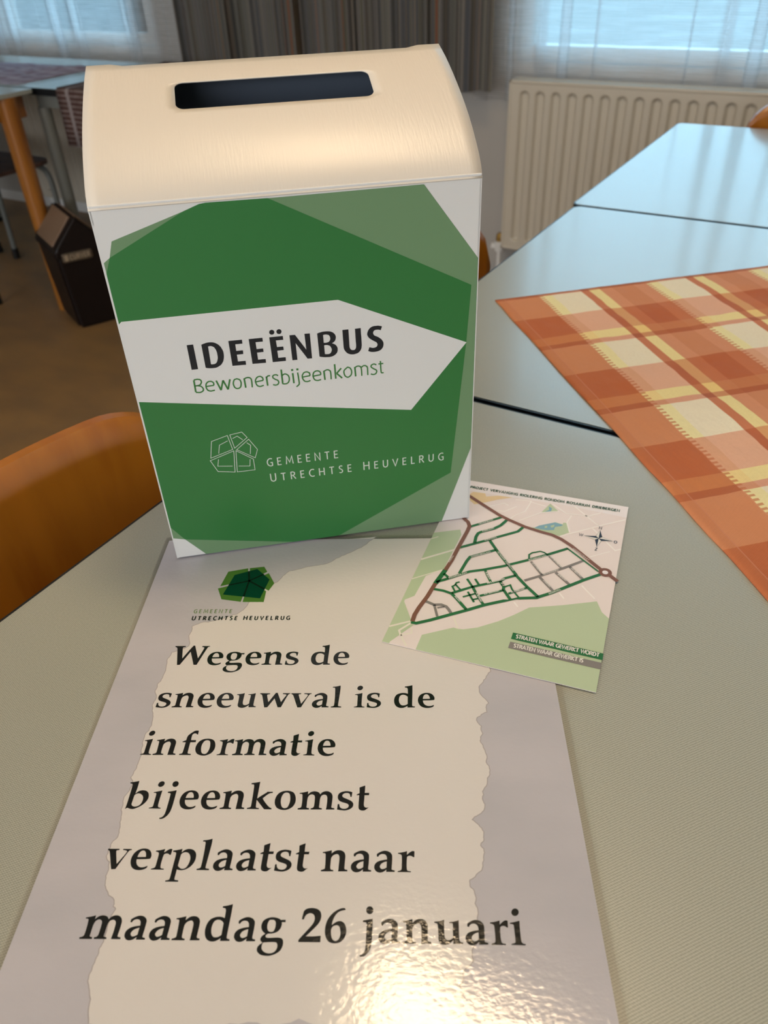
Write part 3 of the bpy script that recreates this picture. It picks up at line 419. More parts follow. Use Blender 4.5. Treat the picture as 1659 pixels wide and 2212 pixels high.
MAP_POINTS = {'ring': [139.4, 119.6], 'cc': [129.4, 159.9], 'N': [129.3, 171.0], 'S': [129.3, 148.6], 'W': [117.7, 160.1], 'O': [140.7, 159.6], 'tN': [129.1, 173.9], 'tW': [115.3, 160.5], 'tO': [142.8, 159.1], 'tS': [129.2, 145.6], 'NE': [130.9, 163.4]}
MAP_BARS = [[85.7, 36.2, 148.4, 35.3, 148.5, 29.1, 85.6, 29.8], [85.7, 27.0, 148.3, 26.5, 148.2, 20.4, 85.5, 20.8]]
MAP_TEXT = [
 ('PROJECT VERVANGING RIOLERING RONDOM ROSARIUM DRIEBERGEN','dark',[12.5,198.5,141.6,200.6]),
 ('STRATEN WAAR GEWERKT WORDT','paper',[88.5,31.4,145.9,31.2]),
 ('STRATEN WAAR GEWERKT IS','paper',[88.8,22.4,136.3,22.9]),
 ('WEENINKSELAAN','paper',[33.1,149.1,43.1,158.3]),
 ('PARKLAAN','paper',[38.5,140.4,46.3,147.3]),
 ('HOOGSTEEG','paper',[42.9,129.6,51.1,136.5]),
 ('STERRENBOSLAAN','paper',[37.5,106.5,50.6,117.1]),
 ('WETHOUDER TESELINGLAAN','paper',[55.1,119.1,71.8,100.2]),
 ('ROSARIUMLAAN','paper',[27.4,77.1,39.1,87.1]),
 ('ENGWEG','paper',[22.5,95.7,23.6,104.0]),
 ('PR. IRENELAAN','paper',[51.8,92.5,57.0,85.1]),
 ('PRINS BERNHARDLAAN','paper',[56.8,80.1,68.3,89.0]),
 ('KON. JULIANALAAN','paper',[57.4,67.6,67.2,74.8]),
 ('PR. BEATRIXLAAN','paper',[66.2,83.9,68.2,81.2]),
 ('IRISLAAN','paper',[36.4,59.2,41.5,54.6]),
 ('PR. IRENELAAN','paper',[50.4,68.0,56.5,59.3]),
 ('ROSARIUMLAAN','paper',[81.6,115.9,93.6,125.3]),
 ('HOOFDSTRAAT','paper',[111.2,140.1,125.0,129.6]),
 ('DENNENHORST','paper',[95.5,102.6,105.7,111.5]),
 ('AKKERWEG','paper',[103.1,82.3,110.7,89.7]),
 ('PR. MARIJKELAAN','paper',[76.3,75.6,84.7,82.6]),
 ('LINDELAAN','paper',[95.9,96.3,101.9,90.3]),
 ('BEUKENLAAN','paper',[105.1,106.5,112.1,100.7]),
 ('VAN RIJCKLAAN','paper',[113.6,116.2,122.4,108.6]),
 ('DE LA RUELAAN','paper',[84.0,113.7,92.7,104.4]),
 ('PRINS HENDRIKLAAN','paper',[95.4,125.9,106.3,114.8]),
]
# ------------------------------------------------------------------ surface materials
M = {}
M['wall'] = mat('wall_paint', (.45, .43, .40), .8, .2, vary=((3, 3, 3), (.42, .40, .37, 1), 2))
M['ceiling'] = mat('ceiling_paint', (.75, .73, .68), .9, .1)
M['floor'] = mat('linoleum', (.29, .165, .065), .42, .4, vary=((5, 9, 5), (.22, .13, .058, 1), 4))
M['white_paint'] = mat('white_gloss_paint', (.74, .74, .72), .35, .5)
M['radiator'] = mat('radiator_enamel', (.55, .50, .41), .32, .5)
M['grey_metal'] = mat('grey_lacquered_steel', (.17, .18, .165), .4, .5)
M['black'] = mat('black_plastic', (.008, .008, .009), .4, .4)
M['edge'] = mat('black_edge_band', (.006, .008, .010), .35, .5)
M['brass'] = mat('brass_valve', (.45, .28, .08), .35, .5, metal=.8)
M['snow'] = mat('snow', (.4, .45, .48), .9, .1); g = NG(M['snow'])      # snow, painted darker behind the right net and brighter left to set their glow
_tc = g.n('ShaderNodeTexCoord'); _sx = g.n('ShaderNodeSeparateXYZ'); g.l(_tc.outputs['Object'], _sx.inputs[0])
_mr = g.n('ShaderNodeMapRange'); _mr.inputs[1].default_value = -7; _mr.inputs[2].default_value = -17; g.l(_sx.outputs[0], _mr.inputs[0])
_nz = g.noise(_tc.outputs['Object'], 1.1, 5); _f = g.math('ADD', _mr.outputs[0], g.math('MULTIPLY', g.math('SUBTRACT', _nz, .5), 1.1)); _f.node.use_clamp = True
g.l(g.mix(_f, (.085, .125, .135, 1), (.34, .50, .60, 1)), g.b.inputs['Base Color'])

def wood(name, a, b, sc, rough=.3):
    m = mat(name, a, rough, .5, coat=.35, coat_rough=.2); g = NG(m)
    tc = g.n('ShaderNodeTexCoord'); mp = g.n('ShaderNodeMapping'); mp.inputs['Scale'].default_value = sc; g.l(tc.outputs['Object'], mp.inputs[0])
    f = g.noise(mp.outputs[0], 1, 5); col = g.ramp(f, [(.3, (*b, 1)), (.5, (*a, 1)), (.72, (a[0]*1.15, a[1]*1.12, a[2]*1.1, 1))], 'LINEAR')
    g.l(col, g.b.inputs['Base Color']); return m
M['beech'] = wood('varnished_beech_plywood', (.40, .135, .008), (.31, .088, .004), (4, 22, 4))
M['beech_leg'] = wood('varnished_beech', (.33, .125, .018), (.25, .085, .012), (30, 30, 3))
M['seat_brown'] = wood('dark_brown_seat', (.10, .05, .035), (.07, .035, .025), (6, 30, 6), .65)
M['seat_brown'].node_tree.nodes['Principled BSDF'].inputs['Coat Weight'].default_value = 0

def laminate(name):
    m = mat(name, (.36, .36, .29), .42, .8, coat=.78, coat_rough=.14); g = NG(m)
    tc = g.n('ShaderNodeTexCoord'); v = tc.outputs['Object']; sp = g.n('ShaderNodeSeparateXYZ'); g.l(v, sp.inputs[0])
    x, y = sp.outputs[0], sp.outputs[1]
    a = math.radians(53)
    nz = g.noise(v, 900, 2); nl = g.noise(v, 140, 2)
    across = g.math('ADD', g.math('MULTIPLY', x, -math.sin(a)), g.math('MULTIPLY', y, math.cos(a)))
    along = g.math('ADD', g.math('MULTIPLY', x, math.cos(a)), g.math('MULTIPLY', y, math.sin(a)))
    wob = g.math('MULTIPLY', g.math('SUBTRACT', nl, .5), 2.2)
    s1 = g.math('SINE', g.math('ADD', g.math('MULTIPLY', across, 2*PI/.00140), wob))
    s2 = g.math('SINE', g.math('ADD', g.math('MULTIPLY', along, 2*PI/.00115), g.math('MULTIPLY', across, 2*PI/.0028)))
    t = g.math('ADD', g.math('MULTIPLY', s1, .54), g.math('MULTIPLY', s2, .34))
    t = g.math('ADD', t, g.math('MULTIPLY', g.math('SUBTRACT', nz, .5), 1.3))
    t = g.math('MULTIPLY_ADD', t, .5, .5)
    big = g.noise(v, 7, 2)
    col = g.mix(t, (.225, .235, .185, 1), (.535, .54, .455, 1))
    col = g.mix(g.math('MULTIPLY', big, .25), col, (.30, .31, .27, 1))
    g.l(col, g.b.inputs['Base Color'])
    bp = g.n('ShaderNodeBump'); bp.inputs['Strength'].default_value = .12; bp.inputs['Distance'].default_value = .0003
    g.l(t, bp.inputs['Height']); g.l(bp.outputs[0], g.b.inputs['Normal']); return m
M['laminate'] = laminate('woven_look_laminate')

# ------------------------------------------------------------------ room shell
YW = 2.80
struct(obj('floor', bx(-5.2, 2.6, -3.6, YW, -.05, 0), M['floor']))
struct(obj('ceiling', bx(-5.2, 2.6, -3.6, YW, 2.75, 2.85), M['ceiling']))
W1 = (-4.9, -2.80); W2 = (-1.23, 1.83); ZB, ZT_ = .73, 2.23
bm = bmesh.new()
for x0, x1, z0, z1 in ((-5.2, W1[0], 0, 2.75), (W1[1], W2[0], 0, 2.75), (W2[1], 2.6, 0, 2.75), (W1[0], W1[1], 0, ZB), (W1[0], W1[1], ZT_, 2.75), (W2[0], W2[1], 0, ZB), (W2[0], W2[1], ZT_, 2.75)):
    box(bm, x0, x1, YW, YW+.22, z0, z1)
struct(obj('wall_back', bm, M['wall']))
struct(obj('wall_left', bx(-5.3, -5.2, -3.6, YW, 0, 2.75), M['wall']))
struct(obj('wall_right', bx(2.6, 2.7, -3.6, YW, 0, 2.75), M['wall']))
bm = bmesh.new(); W3 = (-3.8, 1.8)
for q in ((-5.3, W3[0], 0, 2.75), (W3[1], 2.7, 0, 2.75), (W3[0], W3[1], 0, .85), (W3[0], W3[1], 2.35, 2.75)): box(bm, q[0], q[1], -3.72, -3.6, q[2], q[3])
struct(obj('wall_front', bm, M['wall']))
bm = bmesh.new()
for x0, x1, z0, z1 in ((W3[0], W3[1], .85, .91), (W3[0], W3[1], 2.29, 2.35), (W3[0], W3[0]+.05, .91, 2.29), (W3[1]-.05, W3[1], .91, 2.29), (-1.94, -1.88, .91, 2.29), (-.1, -.04, .91, 2.29)): box(bm, x0, x1, -3.70, -3.63, z0, z1, .003)
struct(obj('window_3', bm, M['white_paint']))  # unseen window, added behind the camera for daylight on the box front
struct(obj('baseboard_back', bx(-5.2, 2.6, YW-.014, YW, 0, .05, .003), M['white_paint']))
glass = bpy.data.materials.new('window_glass'); glass.use_nodes = True
g = NG(glass); nt = glass.node_tree; nt.nodes.remove(g.b); out = nt.nodes['Material Output']
tr = g.n('ShaderNodeBsdfTransparent'); tr.inputs[0].default_value = (.96, .98, .98, 1); gl = g.n('ShaderNodeBsdfGlossy'); gl.inputs['Roughness'].default_value = .02
fr = g.n('ShaderNodeFresnel'); mx = g.n('ShaderNodeMixShader'); g.l(fr.outputs[0], mx.inputs[0]); g.l(tr.outputs[0], mx.inputs[1]); g.l(gl.outputs[0], mx.inputs[2]); g.l(mx.outputs[0], out.inputs[0])
for k, (a, b) in enumerate((W1, W2), 1):
    bm = bmesh.new(); mid = (a+b)/2
    for x0, x1, z0, z1 in ((a, b, ZB, .766), (a, b, ZT_-.05, ZT_), (a, a+.05, .766, ZT_-.05), (b-.05, b, .766, ZT_-.05), (mid-.03, mid+.03, .766, ZT_-.05)):
        box(bm, x0, x1, 2.83, 2.92, z0, z1, .003)
    f = struct(obj('window_%d' % k, bm, M['white_paint']))
    for x0, x1 in ((a+.052, mid-.032), (mid+.032, b-.052)):
        s = bmesh.new()
        for q in ((x0, x1, .770, .812), (x0, x1, ZT_-.10, ZT_-.054), (x0, x0+.045, .812, ZT_-.10), (x1-.045, x1, .812, ZT_-.10)): box(s, q[0], q[1], 2.84, 2.90, q[2], q[3], .003)
        so = obj('sash', s, M['white_paint'], f)
        obj('glass_pane', bx(x0+.04, x1-.04, 2.868, 2.872, .80, ZT_-.09), glass, so)
struct(obj('snowy_ground', bx(-40, 40, 3.1, 60, -.6, -.3), M['snow']))

# ------------------------------------------------------------------ curtains
def sheer_mat():
    m = bpy.data.materials.new('white_sheer_net'); m.use_nodes = True; g = NG(m); nt = m.node_tree; nt.nodes.remove(g.b); out = nt.nodes['Material Output']
    tc = g.n('ShaderNodeTexCoord'); mp = g.n('ShaderNodeMapping'); mp.inputs['Scale'].default_value = (9, 9, 260); g.l(tc.outputs['Object'], mp.inputs[0])
    sp = g.n('ShaderNodeSeparateXYZ'); g.l(tc.outputs['Object'], sp.inputs[0]); f = g.noise(mp.outputs[0], 1, 3); wob = g.noise(tc.outputs['Object'], 14, 2)
    s = g.math('MULTIPLY_ADD', g.math('SINE', g.math('ADD', g.math('MULTIPLY', sp.outputs[2], 2*PI/.0066), g.math('MULTIPLY', wob, 7.0))), .5, .5)
    mr = g.n('ShaderNodeMapRange'); mr.inputs[1].default_value = .1; mr.inputs[2].default_value = 1.1; mr.inputs[3].default_value = .20; mr.inputs[4].default_value = .78
    g.l(g.math('ADD', g.math('MULTIPLY', s, .55), g.math('MULTIPLY', f, .85)), mr.inputs[0])
    d = g.n('ShaderNodeBsdfDiffuse'); d.inputs[0].default_value = (.86, .88, .90, 1); t = g.n('ShaderNodeBsdfTranslucent'); t.inputs[0].default_value = (.86, .88, .90, 1)
    a = g.n('ShaderNodeMixShader'); a.inputs[0].default_value = .82; g.l(d.outputs[0], a.inputs[1]); g.l(t.outputs[0], a.inputs[2])
    tp = g.n('ShaderNodeBsdfTransparent'); x = g.n('ShaderNodeMixShader'); g.l(mr.outputs[0], x.inputs[0]); g.l(tp.outputs[0], x.inputs[1]); g.l(a.outputs[0], x.inputs[2]); g.l(x.outputs[0], out.inputs[0])
    return m
M['sheer'] = sheer_mat()
def drape_mat():
    m = mat('striped_curtain_cloth', (.05, .05, .045), .85, .1); g = NG(m)
    uv = g.n('ShaderNodeUVMap'); sp = g.n('ShaderNodeSeparateXYZ'); g.l(uv.outputs[0], sp.inputs[0])
    cb = g.n('ShaderNodeCombineXYZ'); g.l(sp.outputs[0], cb.inputs[0])
    f = g.noise(cb.outputs[0], 62, 2); f2 = g.noise(cb.outputs[0], 23, 1)
    c1 = g.ramp(f, [(0, (.10, .085, .07, 1)), (.40, (.052, .052, .05, 1)), (.46, (.19, .16, .13, 1)), (.49, (.08, .085, .095, 1)), (.55, (.24, .215, .185, 1)), (.575, (.10, .098, .078, 1)), (.64, (.21, .085, .055, 1)), (.67, (.088, .08, .074, 1))])
    c2 = g.mix(g.math('MULTIPLY', g.math('GREATER_THAN', f2, .56), .55), c1, (.14, .14, .12, 1))
    g.l(c2, g.b.inputs['Base Color']); return m
M['drape'] = drape_mat()
def curtain(name, x0, x1, y, z0, z1, folds, amp, lap, m, label, cat, seed, flare=0, group=None):
    rnd = random.Random(seed); bm = bmesh.new(); uvl = bm.loops.layers.uv.new('UVMap')
    n = folds*18; ph = [rnd.uniform(.75, 1.25) for _ in range(folds+1)]; acc = [0]
    for k in range(n): acc.append(acc[-1]+ph[int(k/18)])
    tot = acc[-1]; rows = 7; grid = []
    for j in range(rows):
        t = j/(rows-1); z = z0+(z1-z0)*t; row = []
        for i in range(n+1):
            s = acc[i]/tot; a = 2*PI*i/18; q = (1-.25*t)
            k = .75+.5*math.sin(i*.11+seed)
            px = x0+(x1-x0)*s+lap*math.sin(2*a)*k*q+flare*(1-t)*(s-.5); py = y+amp*math.sin(a)*k*q+amp*.3*math.sin(a*.37+seed+t)
            row.append(bm.verts.new((px, py, z+.004*math.sin(a*.5+seed)*(1-t))))
        grid.append(row)
    for j in range(rows-1):
        for i in range(n):
            f = bm.faces.new((grid[j][i], grid[j][i+1], grid[j+1][i+1], grid[j+1][i])); f.smooth = True
            for l, (u, v) in zip(f.loops, ((i, j), (i+1, j), (i+1, j+1), (i, j+1))): l[uvl].uv = (acc[u]/tot*(x1-x0)*1.6, v/rows)
    o = obj(name, bm, m); o['label'] = label; o['category'] = cat
    if group: o['group'] = group
    return o
curtain('net_curtain', -4.6, -2.66, 2.765, .66, 2.45, 13, .020, .034, M['sheer'], 'white sheer net curtain over the window behind the tables with mauve cloths', 'net curtain', 3)
curtain('net_curtain', -1.30, 1.6, 2.765, .655, 2.45, 17, .020, .034, M['sheer'], 'white sheer net curtain over the window behind the ribbed radiator', 'net curtain', 5)
curtain('curtain', -2.56, -1.975, 2.66, .69, 2.45, 6, .032, .012, M['drape'], 'dark striped curtain half beside the net curtain of the window with mauve cloths', 'curtain', 2)
curtain('curtain', -1.95, -1.195, 2.66, .695, 2.45, 8, .032, .012, M['drape'], 'dark striped curtain half hanging next to the ribbed radiator', 'curtain', 9)

# ------------------------------------------------------------------ radiators
def radiator(x0, x1, z0, z1, label, valve_side):
    yb, yf = 2.725, 2.66; t = thing('radiator', label, 'radiator', ((x0+x1)/2, 2.70, z0))
    bm = bmesh.new(); pitch = .0535; ct = z1-.035; cb = z0+.035
    first = x0+.055; xs = []; x = x0+.004
    while x < x1-.004: xs.append(x); x += pitch/14
    xs.append(x1-.004)
    zs = [z0+.004]+[cb-.012+.003*i for i in range(10)]+[cb+.05, (cb+ct)/2, ct-.05]+[ct-.036+.003*i for i in range(17)]+[z1-.004]
    def dep(px, pz):
        k = round((px-first)/pitch)
        if px < first-pitch*.5 or px > x1-.055+pitch*.5: return 0
        c = first+k*pitch; dz = max(0, pz-(ct-.012), (cb+.012)-pz); d = math.hypot(px-c, dz)
        return .013*max(0, min(1, (.0165-d)/.0065))
    V = [[bm.verts.new((px, yf+dep(px, pz), pz)) for px in xs] for pz in zs]
    for j in range(len(zs)-1):
        for i in range(len(xs)-1): bm.faces.new((V[j][i], V[j][i+1], V[j+1][i+1], V[j+1][i])).smooth = True
    e = [bm.verts.new(p) for p in ((x0+.004, yf+.03, z0+.004), (x1-.004, yf+.03, z0+.004), (x1-.004, yf+.03, z1-.004), (x0+.004, yf+.03, z1-.004))]
    for m_ in bm.verts: m_.co -= t.location
    obj('front_panel', bm, M['radiator'], t)
    bm = bmesh.new()
    for q in ((x0, x0+.012, yf-.002, yb, z0, z1), (x1-.012, x1, yf-.002, yb, z0, z1), (x0, x1, yf-.002, yf+.012, z1-.012, z1), (x0, x1, yf-.002, yf+.012, z0, z0+.012), (x0+.01, x1-.01, yf+.012, yb, z1-.008, z1-.002), (x0, x1, yb-.012, yb, z0, z1)):
        box(bm, *q, bevel=.004)
    for m_ in bm.verts: m_.co -= t.location
    obj('casing', bm, M['radiator'], t)
    bm = bmesh.new(); xv = x0-.02 if valve_side < 0 else x1+.02
    tube(bm, fillet([(xv+.03, 2.70, z0+.03), (xv, 2.70, z0+.03), (xv, 2.70, .0)], .02), .009)
    for m_ in bm.verts: m_.co -= t.location
    obj('pipe', bm, M['white_paint'], t)
    bm = bmesh.new(); tube(bm, [(xv, 2.70, z0-.025), (xv, 2.70, z0+.012)], .017, 14); tube(bm, [(xv-.03, 2.70, z0-.01), (xv+.015, 2.70, z0-.01)], .012, 12)
    for m_ in bm.verts: m_.co -= t.location
    v = obj('valve', bm, M['white_paint'], t)
    bm = bmesh.new(); tube(bm, [(xv, 2.70, z0+.012), (xv, 2.70, z0+.03), (xv, 2.70, z0+.04)], [.014, .014, .009], 12)
    for m_ in bm.verts: m_.co -= t.location
    obj('valve_cap', bm, M['brass'], v)
radiator(-1.130, .95, .19, .7365, 'cream ribbed panel radiator below the window behind the far table', -1)
radiator(-3.78, -2.62, .10, .68, 'ribbed panel radiator in shade below the window, behind the steel-legged table', -1)

# ------------------------------------------------------------------ ceiling lamps
M['lamp'] = emis('lamp_diffuser', LAMP_COL, LAMP_STRENGTH)
def ceiling_lamp(x, y, sx, sy, label):
    t = thing('ceiling_lamp', label, 'lamp', (x, y, 2.66))
    bm = bmesh.new()
    for q in ((-sx/2-.02, -sx/2, -sy/2-.02, sy/2+.02), (sx/2, sx/2+.02, -sy/2-.02, sy/2+.02), (-sx/2, sx/2, -sy/2-.02, -sy/2), (-sx/2, sx/2, sy/2, sy/2+.02)): box(bm, *q, 0, .09)
    obj('frame', bm, M['white_paint'], t); obj('diffuser', bx(-sx/2, sx/2, -sy/2, sy/2, .012, .02), M['lamp'], t)
ceiling_lamp(-.28, .715, .58, .24, 'warm ceiling lamp above the near table')
ceiling_lamp(-1.6, -1.7, .58, .24, 'added warm fill lamp on the ceiling behind the photographer')  # unseen lamp, added to brighten the box front
# ------------------------------------------------------------------ tables
def rrect(x0, x1, y0, y1, r, n=5):
    P = []
    for cx, cy, a in ((x1-r, y1-r, 0), (x0+r, y1-r, 90), (x0+r, y0+r, 180), (x1-r, y0+r, 270)):
        P += [(cx+r*math.cos(math.radians(a+90*k/n)), cy+r*math.sin(math.radians(a+90*k/n))) for k in range(n+1)]
    return P
def slab(bm, loop, z0, z1, inner=None):
    a = [bm.verts.new((x, y, z0)) for x, y in loop]; b = [bm.verts.new((x, y, z1)) for x, y in loop]; n = len(loop)
    for i in range(n): bm.faces.new((a[i], a[(i+1) % n], b[(i+1) % n], b[i]))
    if inner is None: bm.faces.new(list(reversed(a))); bm.faces.new(b)
    else:
        c = [bm.verts.new((x, y, z0)) for x, y in inner]; d = [bm.verts.new((x, y, z1)) for x, y in inner]
        for i in range(n):
            j = (i+1) % n
            bm.faces.new((b[i], b[j], d[j], d[i])); bm.faces.new((a[j], a[i], c[i], c[j])); bm.faces.new((c[j], c[i], d[i], d[j]))
    return bm
def table(x0, x1, y0, y1, label, style='steel', inset=.05, group=None, top=None):
    cx, cy = (x0+x1)/2, (y0+y1)/2; t = thing('table', label, 'table', (cx, cy, 0), 0, group)
    a, b, c, d = x0-cx, x1-cx, y0-cy, y1-cy; e = .0028; zb = .728 if style == 'steel' else .738
    o = obj('tabletop', slab(bmesh.new(), rrect(a+e, b-e, c+e, d-e, .012), .0+zb, .75), top or M['laminate'], t)
    obj('edge_band', slab(bmesh.new(), rrect(a, b, c, d, .014), .0+zb-.0005, .7495, rrect(a+e, b-e, c+e, d-e, .012)), M['edge'] if style == 'steel' else M['laminate'], t)
    if style == 'steel':
        bm = bmesh.new(); h = .025
        for q in ((a+inset, b-inset, c+.03, c+.055), (a+inset, b-inset, d-.055, d-.03), (a+inset, a+inset+h, c+.055, d-.055), (b-inset-h, b-inset, c+.055, d-.055)): box(bm, *q, .683, .7275, .002)
        obj('frame', bm, M['grey_metal'], t)
        for px in (a+inset+.012, b-inset-.012):
            for py in (c+.0425, d-.0425):
                l = obj('leg', tube(bmesh.new(), [(px, py, .015), (px, py, .683)], .0225, 16), M['grey_metal'], t)
                obj('foot_cap', tube(bmesh.new(), [(px, py, 0), (px, py, .02)], .024, 14), M['black'], l)
    else:
        bm = bmesh.new(); i = .052; j = .014
        for q in ((a+i, b-i, c+i, c+i+.022), (a+i, b-i, d-i-.022, d-i), (a+i, a+i+.022, c+j, d-j), (b-i-.022, b-i, c+j, d-j)): box(bm, *q, .662, .7375, .002)
        obj('apron', bm, M['beech_leg'], t)
        for px in (a+.058, b-.030):
            for py in (c+.105, d-.098): obj('leg', tube(bmesh.new(), [(px, py, 0), (px, py, .45), (px, py, .7375)], [.027, .033, .034], 20), M['beech_leg'], t)
    return t
G_T = 'grey tables pushed together'
table(-.4715, .93, -.036, .664, 'grey woven-look table under the box, poster and map card', group=G_T)
table(-.4465, .95, .670, 1.373, 'grey black-edged table carrying most of the orange checked cloth, middle of the row', group=G_T)
table(-.4550, .94, 1.379, 2.112, 'bare grey table at the far end of the row, nearest the radiator', group=G_T)
table(-4.05, -2.562, 1.15, 1.936, 'pale table with round beech legs and a wooden apron', style='wood')
table(-2.645, -1.93, 1.948, 2.535, 'grey-legged steel table with black edge, under the hanging brown runner', inset=.03)
table(-5.15, -2.649, 1.948, 2.535, 'pale table by the net curtain carrying the crumpled mauve cloth', inset=1.20)

# ------------------------------------------------------------------ checked tablecloth
def plaid_mat():
    m = mat('orange_checked_cotton', (.5, .2, .1), .85, .15); g = NG(m)
    uv = g.n('ShaderNodeUVMap'); sp = g.n('ShaderNodeSeparateXYZ'); g.l(uv.outputs[0], sp.inputs[0]); A, B = sp.outputs[0], sp.outputs[1]
    P = .154
    def L_(r, gg, b_):
        q = lin(r, gg, b_); return (min(.88, q[0]*1.17), min(.84, q[1]*(1.45-.15*min(1, q[1]/.6))), min(.66, q[2]*(1.85-.62*min(1, q[2]/.42))), 1)
    def frac(v, off): return g.math('FRACT', g.math('DIVIDE', g.math('SUBTRACT', v, off), P))
    fb, fa = frac(B, .0595), frac(A, .0075)
    def warp(C1, C2, D, Y, O1, O2): return g.ramp(fb, [(0, C1), (.017/P, C2), (.0595/P, D), (.0705/P, Y), (.086/P, O1), (.104/P, O2), (.135/P, O1), (.1535/P, O1)])
    w_c = warp(L_(238, 216, 160), L_(246, 230, 196), L_(188, 106, 68), L_(236, 204, 140), L_(202, 128, 88), L_(194, 118, 76))
    w_o = warp(L_(206, 146, 110), L_(214, 158, 128), L_(172, 84, 48), L_(204, 142, 88), L_(184, 96, 54), L_(172, 82, 42))
    w_y = warp(L_(230, 196, 128), L_(236, 204, 140), L_(184, 102, 60), L_(228, 188, 112), L_(190, 110, 64), L_(186, 104, 58))
    w_d = warp(L_(200, 132, 96), L_(206, 142, 112), L_(160, 76, 46), L_(194, 126, 80), L_(170, 84, 46), L_(166, 78, 40))
    def zone(a0, a1): return g.math('MULTIPLY', g.math('GREATER_THAN', fa, a0/P), g.math('LESS_THAN', fa, a1/P))
    col = g.mix(zone(.0655, .1235), w_c, w_o); col = g.mix(zone(.1235, .1435), col, w_y); col = g.mix(zone(.1435, .1545), col, w_d)
    weft = col; OR = L_(180, 92, 50)
    bl = lambda c_, o_, y_, d_: g.ramp(fa, [(0, c_), (.0655/P, o_), (.1235/P, y_), (.1435/P, d_)])
    border = bl(L_(196, 120, 76), L_(174, 84, 42), L_(190, 108, 58), L_(166, 80, 42))
    # little woven dashes along the start of the pale warp stripe
    fr = g.math('FRACT', g.math('DIVIDE', g.math('SUBTRACT', B, .0595), P)); da = g.math('GREATER_THAN', g.math('SINE', g.math('MULTIPLY', A, 2*PI/.0062)), 0)
    near = g.math('LESS_THAN', fr, .0055/P); hem = g.math('GREATER_THAN', B, .03)
    col = g.mix(g.math('MULTIPLY', g.math('MULTIPLY', near, da), g.math('MULTIPLY', hem, .75)), col, OR)
    # first orange field, hem and its stitch line
    col = g.mix(g.math('LESS_THAN', B, .0585), col, border)
    h1 = g.math('LESS_THAN', B, .0125); col = g.mix(g.math('MULTIPLY', h1, .35), col, (.52, .17, .07, 1))
    st = g.math('LESS_THAN', g.math('ABSOLUTE', g.math('SUBTRACT', B, .0128)), .0006); col = g.mix(g.math('MULTIPLY', st, .7), col, (.60, .24, .14, 1))
    h2 = g.math('LESS_THAN', A, .006); col = g.mix(g.math('MULTIPLY', h2, .7), col, (.46, .13, .05, 1))
    tc = g.n('ShaderNodeTexCoord'); fine = g.noise(tc.outputs['Object'], 420, 2); soft = g.noise(tc.outputs['Object'], 22, 3)
    col = g.mix(g.math('MULTIPLY', g.math('SUBTRACT', 1.0, fine), .16), col, (.36, .14, .06, 1))
    col = g.mix(g.math('MULTIPLY', soft, .10), col, (.85, .55, .35, 1))
    g.l(col, g.b.inputs['Base Color'])
    s = g.math('SINE', g.math('MULTIPLY', g.math('ADD', A, g.math('MULTIPLY', B, .6)), 2*PI/.0016))
    bp = g.n('ShaderNodeBump'); bp.inputs['Strength'].default_value = .25; bp.inputs['Distance'].default_value = .0004
    g.l(g.math('ADD', s, fine), bp.inputs['Height'])
    wr_ = g.n('ShaderNodeBump'); wr_.inputs['Strength'].default_value = .55; wr_.inputs['Distance'].default_value = .004
    mp2 = g.n('ShaderNodeMapping'); mp2.inputs['Scale'].default_value = (22, 48, 30); mp2.inputs['Rotation'].default_value = (0, 0, .5); g.l(tc.outputs['Object'], mp2.inputs[0])
    cr_ = g.noise(mp2.outputs[0], 1, 3); g.l(cr_, wr_.inputs['Height']); g.l(wr_.outputs[0], bp.inputs['Normal']); g.l(bp.outputs[0], g.b.inputs['Normal']); return m
from mathutils import noise as MN
def flat_cloth(name, loc, rz, a, b, n, m, label, cat, amp, sc, thick=.0012, ripple=0):
    bm = bmesh.new(); uvl = bm.loops.layers.uv.new('UVMap'); V = []
    for i in range(n+1):
        r = []
        for j in range(n+1):
            x, y = a*i/n, b*j/n
            h = amp*(MN.noise(Vector((x*sc, y*sc*.6, 1.3)))+.5*MN.noise(Vector((x*sc*2.3, y*sc*2.1, 4.1)))); ed = min(i, n-i, j, n-j)/n
            if ripple and j == 0: pass
            wv = ripple*math.sin(x*46+2*math.sin(x*13)) if j == 0 else 0
            wv2 = ripple*math.sin(y*120)*.4 if i == 0 else 0
            r.append(bm.verts.new((x+wv2, y+wv, thick+max(0, h+amp*.35)*min(1, .25+ed*12))))
        V.append(r)
    for i in range(n):
        for j in range(n):
            f = bm.faces.new((V[i][j], V[i+1][j], V[i+1][j+1], V[i][j+1])); f.smooth = True
            for l, (p, q) in zip(f.loops, ((i, j), (i+1, j), (i+1, j+1), (i, j+1))): l[uvl].uv = (a*p/n, b*q/n)
    o = obj(name, bm, m); o.location = loc; o.rotation_euler = (0, 0, rz); o['label'] = label; o['category'] = cat
    s = o.modifiers.new('thickness', 'SOLIDIFY'); s.thickness = thick; s.offset = -1
    return o
M['plaid'] = plaid_mat()
flat_cloth('tablecloth', (-.394, .920, .7502), math.atan2(-.722, .692), .86, .84, 150, M['plaid'], 'orange and cream checked cotton cloth laid askew over the grey tables', 'tablecloth', .0017, 26, .0011, .0005)
